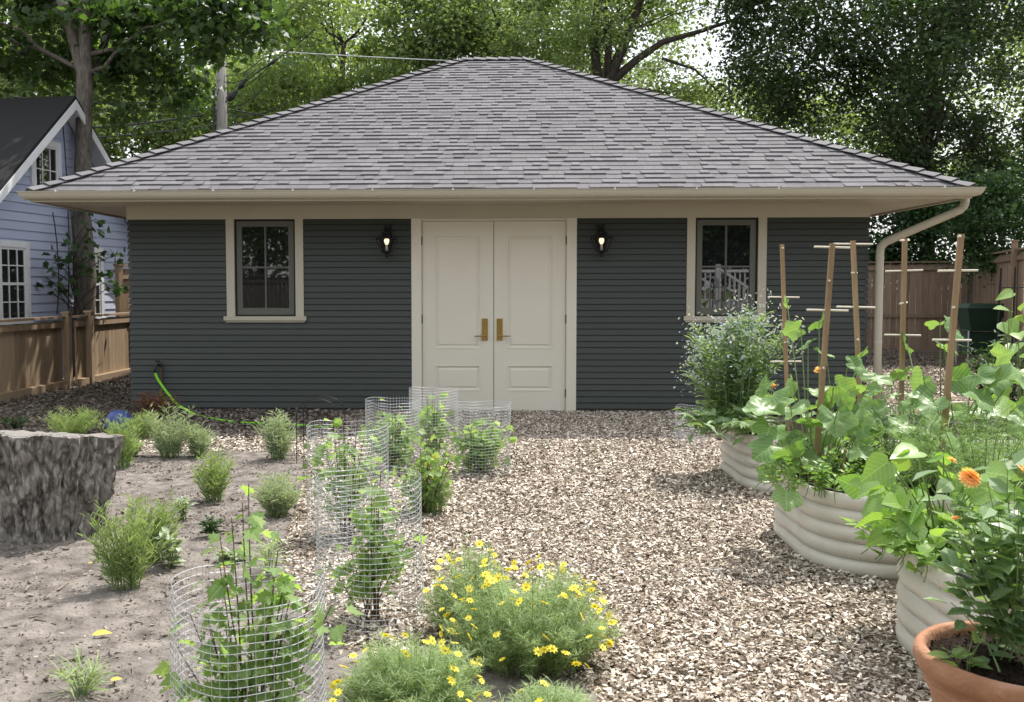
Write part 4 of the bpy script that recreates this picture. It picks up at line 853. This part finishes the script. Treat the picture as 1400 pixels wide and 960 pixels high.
# stakes with pegs
def stake(a, b, label, pegs, w=.029):
    t = thing('garden_stake', label, 'stake', tuple(a), 'wooden stakes with dowel pegs'); mb = MB(); mb.bar(a, b, w, w*.8, up=(0, 1, 0)); mb.build('stake', m_stake, t)
    a, b = np.array(a), np.array(b)
    for q, ang_, L in pegs:
        p = b+(a-b)*q; dv = V3(cos(ang_), sin(ang_), rs.uniform(-.05, .05))*L/2; mb = MB(); mb.tube([p-dv, p+dv], .0065, 7); mb.build('peg', m_peg, t)
def stk(tx, ty, bx_, by_, dt, db, label, pegs): stake(at(bx_, by_, d=db), at(tx, ty, d=dt), label, pegs)
stk(1069, 334, 1078, 600, 7.5, 7.5, 'leftmost wooden stake, thin and dark, before the window sill', [(.02, 1.5, .1), (.27, .05, .25), (.5, 1.2, .12), (.6, .1, .25)])
stk(1138, 333, 1113, 672, 5.7, 5.6, 'wooden stake leaning right in the front of the middle bed', [(.015, .1, .22), (.15, 1.2, .16), (.27, -.1, .24), (.5, 1.3, .1)])
stk(1166, 329, 1180, 640, 6.3, 6.3, 'wooden stake close to the downspout, third from the left', [(.015, 0, .26), (.14, 1.0, .15), (.29, .05, .26), (.43, 1.3, .15)])
stk(1237, 326, 1231, 600, 6.4, 6.4, 'slim upright wooden stake, second from the right', [(.01, .8, .15), (.16, 0, .25), (.32, .9, .16), (.48, 0.05, .25), (.7, 1, .2)])
stk(1314, 320, 1286, 640, 5.3, 5.3, 'tallest wooden stake at the far right, leaning right', [(.01, .9, .12), (.155, 0, .22), (.31, 1.0, .15), (.45, .05, .22), (.72, 0, .2)])
a = at(1258, 755, d=4.25); stake(a, a+V3(.04, 0, .22), 'short pale bamboo stake at the corner of the nearest raised bed', [], w=.012)
a = at(1150, 665, d=5.5); stake(a, a+V3(.02, 0, .22), 'short thin label stake in the middle raised bed', [], w=.014)

# bed plants
def leaves_at(name, label, cat, base, pts, shape, sizes, lmat, group=None, face=(-.2, -.55, .75), fj=.35, petr=.004, stem_to=None, droop=.4, extra=None):
    """leaves on petioles rising from base points to pts"""
    t = thing(name, label, cat, tuple(base), group); P = np.array(pts); k = len(P); sb = MB(); b0_ = np.array(base)
    for i in range(k):
        s_ = np.array(stem_to[i]) if stem_to is not None else b0_+(P[i]-b0_)*[.35, .35, 0]+rs.normal(size=3)*[.05, .05, 0]
        sb.tube(curve(s_, P[i], -.05, 6), np.linspace(petr*1.3, petr*.7, 6), 5, cap=False)
    sb.build('stems', m_stem, t); Z = np.tile(np.array(face, float), (k, 1))+rs.normal(size=(k, 3))*fj
    out = P-b0_; out[:, 2] = 0; out /= np.linalg.norm(out, axis=1)[:, None]+1e-6; Y = out+rs.normal(size=(k, 3))*.5; Y[:, 2] -= droop
    if shape == 'squash':
        lb = MB()
        for kx in range(3):
            q = np.arange(k) % 3 == kx; sv0 = SH['squash']; w_ = sv0[0].copy(); r_ = np.random.RandomState(kx+len(P)); w_[:, 2] += .16*(kx-1)*w_[:, 0]**2*2+.05*np.sin(w_[:, 0]*9+kx*2)*np.cos(w_[:, 1]*8); w_[:, 0] *= (1, .88, 1.1)[kx]
            SH['_sq'] = (w_, sv0[1]); lb.inst('_sq', P[q], Y[q], Z[q], np.array(sizes)[q])
        lb.build('leaves', lmat, t, True); return t
    lb = MB(); lb.inst(shape, P-Y/(np.linalg.norm(Y, axis=1)[:, None])*np.array(sizes)[:, None]*.0, Y, Z, sizes); lb.build('leaves', lmat, t, True); return t
def pxpts(L, jd=.25): return [at(x, y, d=d_+rs.uniform(-jd, jd)*.3) for x, y, d_ in L]
# borage in the furthest bed
b = gd(1010, 8.0, .39); t, ends = plant('borage', 'silvery borage covered in tiny blue flowers in the furthest raised bed', 'plant', b, 56, .98, .46, 34, .10, 'lance', l_bor, smat=m_stem, sr=.006, start=.1, stems_r=.22, droop=-.1, hv=.5)
P = np.concatenate([np.array(e)+rs.normal(size=(34, 3))*[.06, .06, .09] for e in ends]); k = len(P); mb = MB(); mb.inst('oval', P, rdir(k), rdir(k), rs.uniform(.015, .038, k)); mb.build('blossoms', l_bfl, t)
sb = MB()
for e in ends:
    for _ in range(6): sb.tube([e-V3(0, 0, .12), e+rs.normal(size=3)*[.07, .07, .06]], .0018, 3, cap=False)
sb.build('flower_stalks', l_bor, t)
b = gd(1000, 7.6, .40); plant('borage', 'low broad borage leaves spilling over the rim of the furthest bed', 'plant', b, 26, .24, .42, 10, .15, 'lance', l_bor, stems_r=.3, droop=.3)
# squash in the middle bed
hero = [(1060, 605, 5.4), (1075, 668, 5.25), (1110, 555, 5.7), (1140, 525, 5.8), (1095, 448, 6.0), (1120, 437, 6.0), (1105, 470, 5.9), (1130, 485, 5.8), (1060, 560, 5.6), (1165, 565, 5.6), (1085, 520, 5.9), (1165, 610, 5.5), (1190, 520, 5.9), (1160, 495, 6.0), (1140, 560, 5.5), (1078, 540, 5.6), (1100, 580, 5.5), (1125, 540, 6), (1075, 408, 6.5), (1180, 480, 6.2),
        (1055, 580, 5.6), (1120, 620, 5.6), (1095, 600, 5.7), (1145, 600, 5.8), (1050, 520, 6.1), (1180, 560, 6.1), (1085, 625, 5.35), (1060, 540, 5.9), (1150, 640, 5.7)]
hero += [(rs.uniform(1050, 1200), rs.uniform(520, 650), rs.uniform(5.4, 6.3)) for _ in range(22)]
b = at(1120, 660, d=5.75); sz = [.19, .17, .2, .16, .13, .12, .14, .14, .2, .18, .15, .16, .17, .15, .19, .17, .15, .16, .09, .15]+[.17]*9+list(rs.uniform(.08, .16, 22))
leaves_at('squash_plant', 'big leaved squash vine climbing the left stakes of the middle bed', 'vegetable plant', b, pxpts(hero), 'squash', sz, l_cuc, 'squash vines', droop=.5)
h2 = [(1235, 505, 6.2), (1262, 512, 5.8), (1240, 470, 6.3), (1290, 470, 5.6), (1310, 450, 5.5), (1275, 540, 5.7), (1330, 510, 5.4), (1355, 520, 5.4), (1300, 520, 5.6), (1250, 545, 5.9), (1215, 530, 6.2), (1245, 580, 5.6), (1290, 580, 5.4), (1330, 560, 5.5), (1285, 440, 5.7), (1340, 545, 5.2), (1360, 490, 5.4), (1385, 520, 5.2), (1200, 555, 6.2), (1310, 600, 5.2)]
h2 += [(rs.uniform(1190, 1400), rs.uniform(520, 625), rs.uniform(5.2, 6.4)) for _ in range(26)]
b = at(1285, 640, d=5.6); leaves_at('squash_plant', 'squash vine with broad sunlit leaves around the two right stakes', 'vegetable plant', b, pxpts(h2), 'squash', [.17, .2, .13, .13, .17, .19, .18, .18, .16, .15, .14, .15, .16, .16, .1, .16, .14, .15, .13, .16]+list(rs.uniform(.08, .17, 26)), l_cuc, 'squash vines', droop=.4)
b = at(1215, 640, d=5.9); plant('dill_plant', 'fine blue green dill between the squash vines', 'herb', b, 46, .5, .30, 110, .045, 'needle', l_dgf, stems_r=.14, droop=.2, hv=.4)
b = at(1345, 660, d=4.95); plant('carrot_patch', 'bright feathery carrot tops behind the zinnias at the right', 'vegetable plants', b, 110, .42, .62, 110, .045, 'needle', l_dill, stems_r=.42, droop=.2, hv=.5)
b = at(1130, 668, d=5.5); plant('herb_seedling', 'small mixed green herbs on the soil below the squash leaves', 'herb', b, 50, .22, .5, 14, .045, 'oval', l_bean, stems_r=.45)
b = at(1230, 668, d=5.6); plant('herb_seedling', 'bushy green growth filling the right of the middle bed', 'herb', b, 60, .34, .42, 18, .06, 'oval', l_bean, stems_r=.4)
# beans in the nearest bed
h3 = []
for _ in range(62):
    px = rs.uniform(1195, 1420); py = rs.uniform(612, 735)+(1400-px)*.03
    if py < 640 and px > 1290: py += 20
    h3.append((px, py, rs.uniform(3.9, 4.5)))
h3 += [(1190, 660, 4.4), (1205, 680, 4.3), (1215, 645, 4.4), (1180, 668, 4.4), (1250, 610, 4.4), (1290, 620, 4.3), (1230, 700, 4.3), (1255, 665, 4.2)]
b = gd(1310, 4.2, .40); leaves_at('bean_plant', 'bushy bean plants with bright leaves overhanging the nearest bed', 'vegetable plant', b, pxpts(h3), 'heart', rs.uniform(.09, .15, len(h3)), l_bean, droop=.5, face=(-.15, -.4, .8), fj=.45)
b = gd(1310, 4.1, .40); plant('bean_plant', 'low inner bean growth at the soil of the nearest bed', 'vegetable plant', b, 60, .22, .5, 8, .07, 'heart', l_bean, stems_r=.4)
h4 = [(1262, 440, 7.6), (1290, 430, 7.5), (1375, 440, 7), (1390, 470, 7), (1365, 470, 7), (1395, 505, 6.8), (1380, 540, 6.8), (1400, 430, 7), (1385, 400, 7), (1410, 540, 6.5), (1370, 510, 7), (1392, 455, 6.8), (1360, 545, 6.8), (1395, 560, 6.3), (1350, 500, 7), (1405, 480, 6.6), (1405, 410, 7), (1380, 425, 7), (1395, 570, 6), (1368, 560, 6.5)]
b = gd(1395, 7.0, .0); leaves_at('pole_bean', 'pole beans climbing the black trellis at the right edge', 'vegetable plant', b, pxpts(h4[2:], .8), 'heart', rs.uniform(.12, .2, len(h4)-2), l_bean, droop=.4)
t = thing('trellis', 'black metal obelisk trellis at the right edge among the beans', 'trellis', tuple(gd(1396, 7.1)))
mb = MB(); ctr = gd(1396, 7.1)
for x, y in ((-.14, -.14), (.14, -.14), (.14, .14), (-.14, .14)): mb.tube([ctr+V3(x, y, 0), ctr+V3(x*.7, y*.7, 1.75)], .007, 6)
for z in (.4, .8, 1.2, 1.6):
    q = .14*(1-.3*z/1.75); r_ = [ctr+V3(x*q, y*q, z) for x, y in ((-1, -1), (1, -1), (1, 1), (-1, 1), (-1, -1))]; mb.tube(r_, .005, 5)
mb.build('frame', m_black, t)
b = gd(1385, 11.5, 0); plant('tomato_plant', 'dark green tomato plant in front of the compost bin', 'vegetable plant', b, 50, 1.05, .55, 22, .12, 'lance', l_shrub, stems_r=.25)
b = gd(1330, 9.0, 0); plant('garden_greens', 'mixed low greens behind the stakes at the right', 'plant', b, 60, .42, .7, 16, .09, 'lance', l_bean, stems_r=.6)
# zinnias in the pot
zc = pc+V3(0, 0, .40); t, e = plant('zinnia_plant', 'leafy zinnias with salmon flowers growing in the terracotta pot', 'flowering plant', zc, 22, .54, .30, 13, .10, 'oval', l_zin, sr=.0035, stems_r=.15, droop=.1, tips=[at(x, y, d=q) for x, y, q in ((1327, 655, 2.95), (1300, 700, 2.9), (1400, 650, 2.9), (1350, 690, 2.85), (1380, 700, 2.8), (1410, 740, 2.75), (1330, 740, 2.85), (1310, 780, 2.9), (1345, 720, 2.8), (1302, 635, 3.05), (1375, 660, 3.0), (1420, 690, 2.9), (1440, 720, 2.9), (1290, 800, 2.95))])
fs, fsc = flowermesh(16, .034, 1.0, m_sal, m_yelc, .011)
put_flowers(t, [at(1327, 651, d=2.95), at(1325, 655, d=2.952), at(1400, 646, d=2.9)], (fs, fsc), .88, .1, .7)
put_flowers(t, [at(1306, 710, d=2.88), at(1301, 630, d=3.05)], (fs, fsc), .5, .2)
put_flowers(t, [], (fs, fsc))
b = pc+V3(-.2, -.05, .40); plant('seedling', 'pale green sprig hanging over the left pot rim', 'seedling', b, 4, .14, .1, 4, .06, 'oval', l_curr, droop=.1)
# orange marigolds near the squash
for px, py, d_, lab in ((1055, 530, 6.5, 'orange marigold bloom left among the squash leaves'), (1120, 508, 6.4, 'orange marigold bloom behind the squash leaves')):
    p = at(px, py, d=d_); t = thing('marigold', lab, 'flower', (p[0], p[1], .4), 'orange marigolds in the middle bed'); mb = MB(); mb.tube([(p[0], p[1], .4), p], .003, 5); mb.build('stem', m_stem, t)
    put_flowers(t, [p, p+V3(0, 0, .008)], (fs, fsc), .95, .15)
mb = MB()
for px, py, s_ in ((125, 868, .09), (150, 930, .05), (300, 775, .035), (120, 770, .03), (360, 668, .03)):
    p = at(px, py, z=.045); mb = MB(); mb.inst('oval', [p], V3(.9, .3, .05)[None], V3(0, -.2, 1)[None], [s_]); tag(mb.build('fallen_leaf', m_fallen), {125: 'largest yellow fallen leaf on the bare soil at the left', 150: 'yellow fallen leaf near the bottom left corner', 300: 'small pale fallen leaf right of the largest clump', 120: 'small pale fallen leaf right below the stump', 360: 'tiny fallen leaf behind the front cage'}[px], 'fallen leaf', 'fallen leaves on the soil')

# ------------------------------------------------------------------ behind the camera (seen only as reflections)
t = thing('porch', 'white porch with stair railing facing the garage, seen in its right window', 'porch', (6.8, -17, 0))
mb = MB(); mb.box(5.6, 9.5, -20, -17.1, .0, 1.2); mb.build('deck', m_white, t)
mb = MB(); mb.box(5.6, 9.5, -17.15, -17.07, 2.06, 2.14)
for k in range(26): mb.box(5.65+k*.15, 5.69+k*.15, -17.13, -17.09, 1.2, 2.06)
for x in (5.6, 6.8, 9.4): mb.box(x-.07, x+.07, -17.18, -17.04, 1.2, 2.3)
for k in range(12): x = 6.8+k*.14; z = 2.1-k*.09; mb.box(x, x+.035, -16.9, -16.86, z-.85, z)
mb.bar((6.8, -16.88, 2.15), (8.5, -16.88, 1.05), .07); mb.build('railing', m_white, t)
fence('tall_fence', 'cedar fence behind the camera, seen in the left window', (-12, -17.5, 0), (-3.5, -19, 0), 2.0, m_barkd)
for x, y, r_, lm_ in ((-9, -24, 4.5, l_mid), (-1, -27, 4.5, l_shrub), (6.5, -23.5, 3.6, l_shrub), (4.2, -21, 2.5, l_shrub), (9.5, -22, 3.4, l_shrub), (12, -24, 4.5, l_shrub)):
    b = V3(x, y, 0); tree('shade_tree', 'leafy tree behind the photographer, mirrored in the garage windows', b, [b, b+up*2, b+up*4, b+up*6], [(b+up*5.5, (r_, r_, 3.8))], 90, 260, 1.1, .24, 'dia', lm_, group='trees behind the camera', nl=8)

# ------------------------------------------------------------------ light
SUN_AZ, SUN_EL = radians(38), radians(60)   # azimuth measured from +Y towards +X
sd = V3(sin(SUN_AZ)*cos(SUN_EL), cos(SUN_AZ)*cos(SUN_EL), sin(SUN_EL))
w = bpy.data.worlds.new('World'); scene.world = w; w.use_nodes = True; nt = w.node_tree; bg = nt.nodes['Background']
sky = nt.nodes.new('ShaderNodeTexSky'); sky.sky_type = 'NISHITA'; sky.sun_disc = False; sky.sun_elevation = SUN_EL; sky.sun_rotation = SUN_AZ; sky.air_density = 1.0; sky.dust_density = 3.5; sky.ozone_density = 1.0
# thin bright cloud veil
mx = nt.nodes.new('ShaderNodeMix'); mx.data_type = 'RGBA'; mx.inputs[0].default_value = .65; nt.links.new(sky.outputs[0], mx.inputs[6]); mx.inputs[7].default_value = (9.7, 9.8, 10.0, 1)
nt.links.new(mx.outputs[2], bg.inputs[0]); bg.inputs[1].default_value = .12
sl2 = bpy.data.lights.new('sun', 'SUN'); sl2.energy = 4.1; sl2.angle = radians(.6); sl2.color = (1, .95, .88); so = bpy.data.objects.new('sun', sl2); C.objects.link(so)
so.rotation_euler = Vector(sd).to_track_quat('Z', 'Y').to_euler()
scene.view_settings.view_transform = 'Standard'; scene.view_settings.look = 'None'; scene.view_settings.gamma = 1; scene.view_settings.exposure = .68
scene.render.engine = 'CYCLES'; scene.cycles.max_bounces = 8; scene.cycles.transparent_max_bounces = 8; scene.cycles.diffuse_bounces = 4
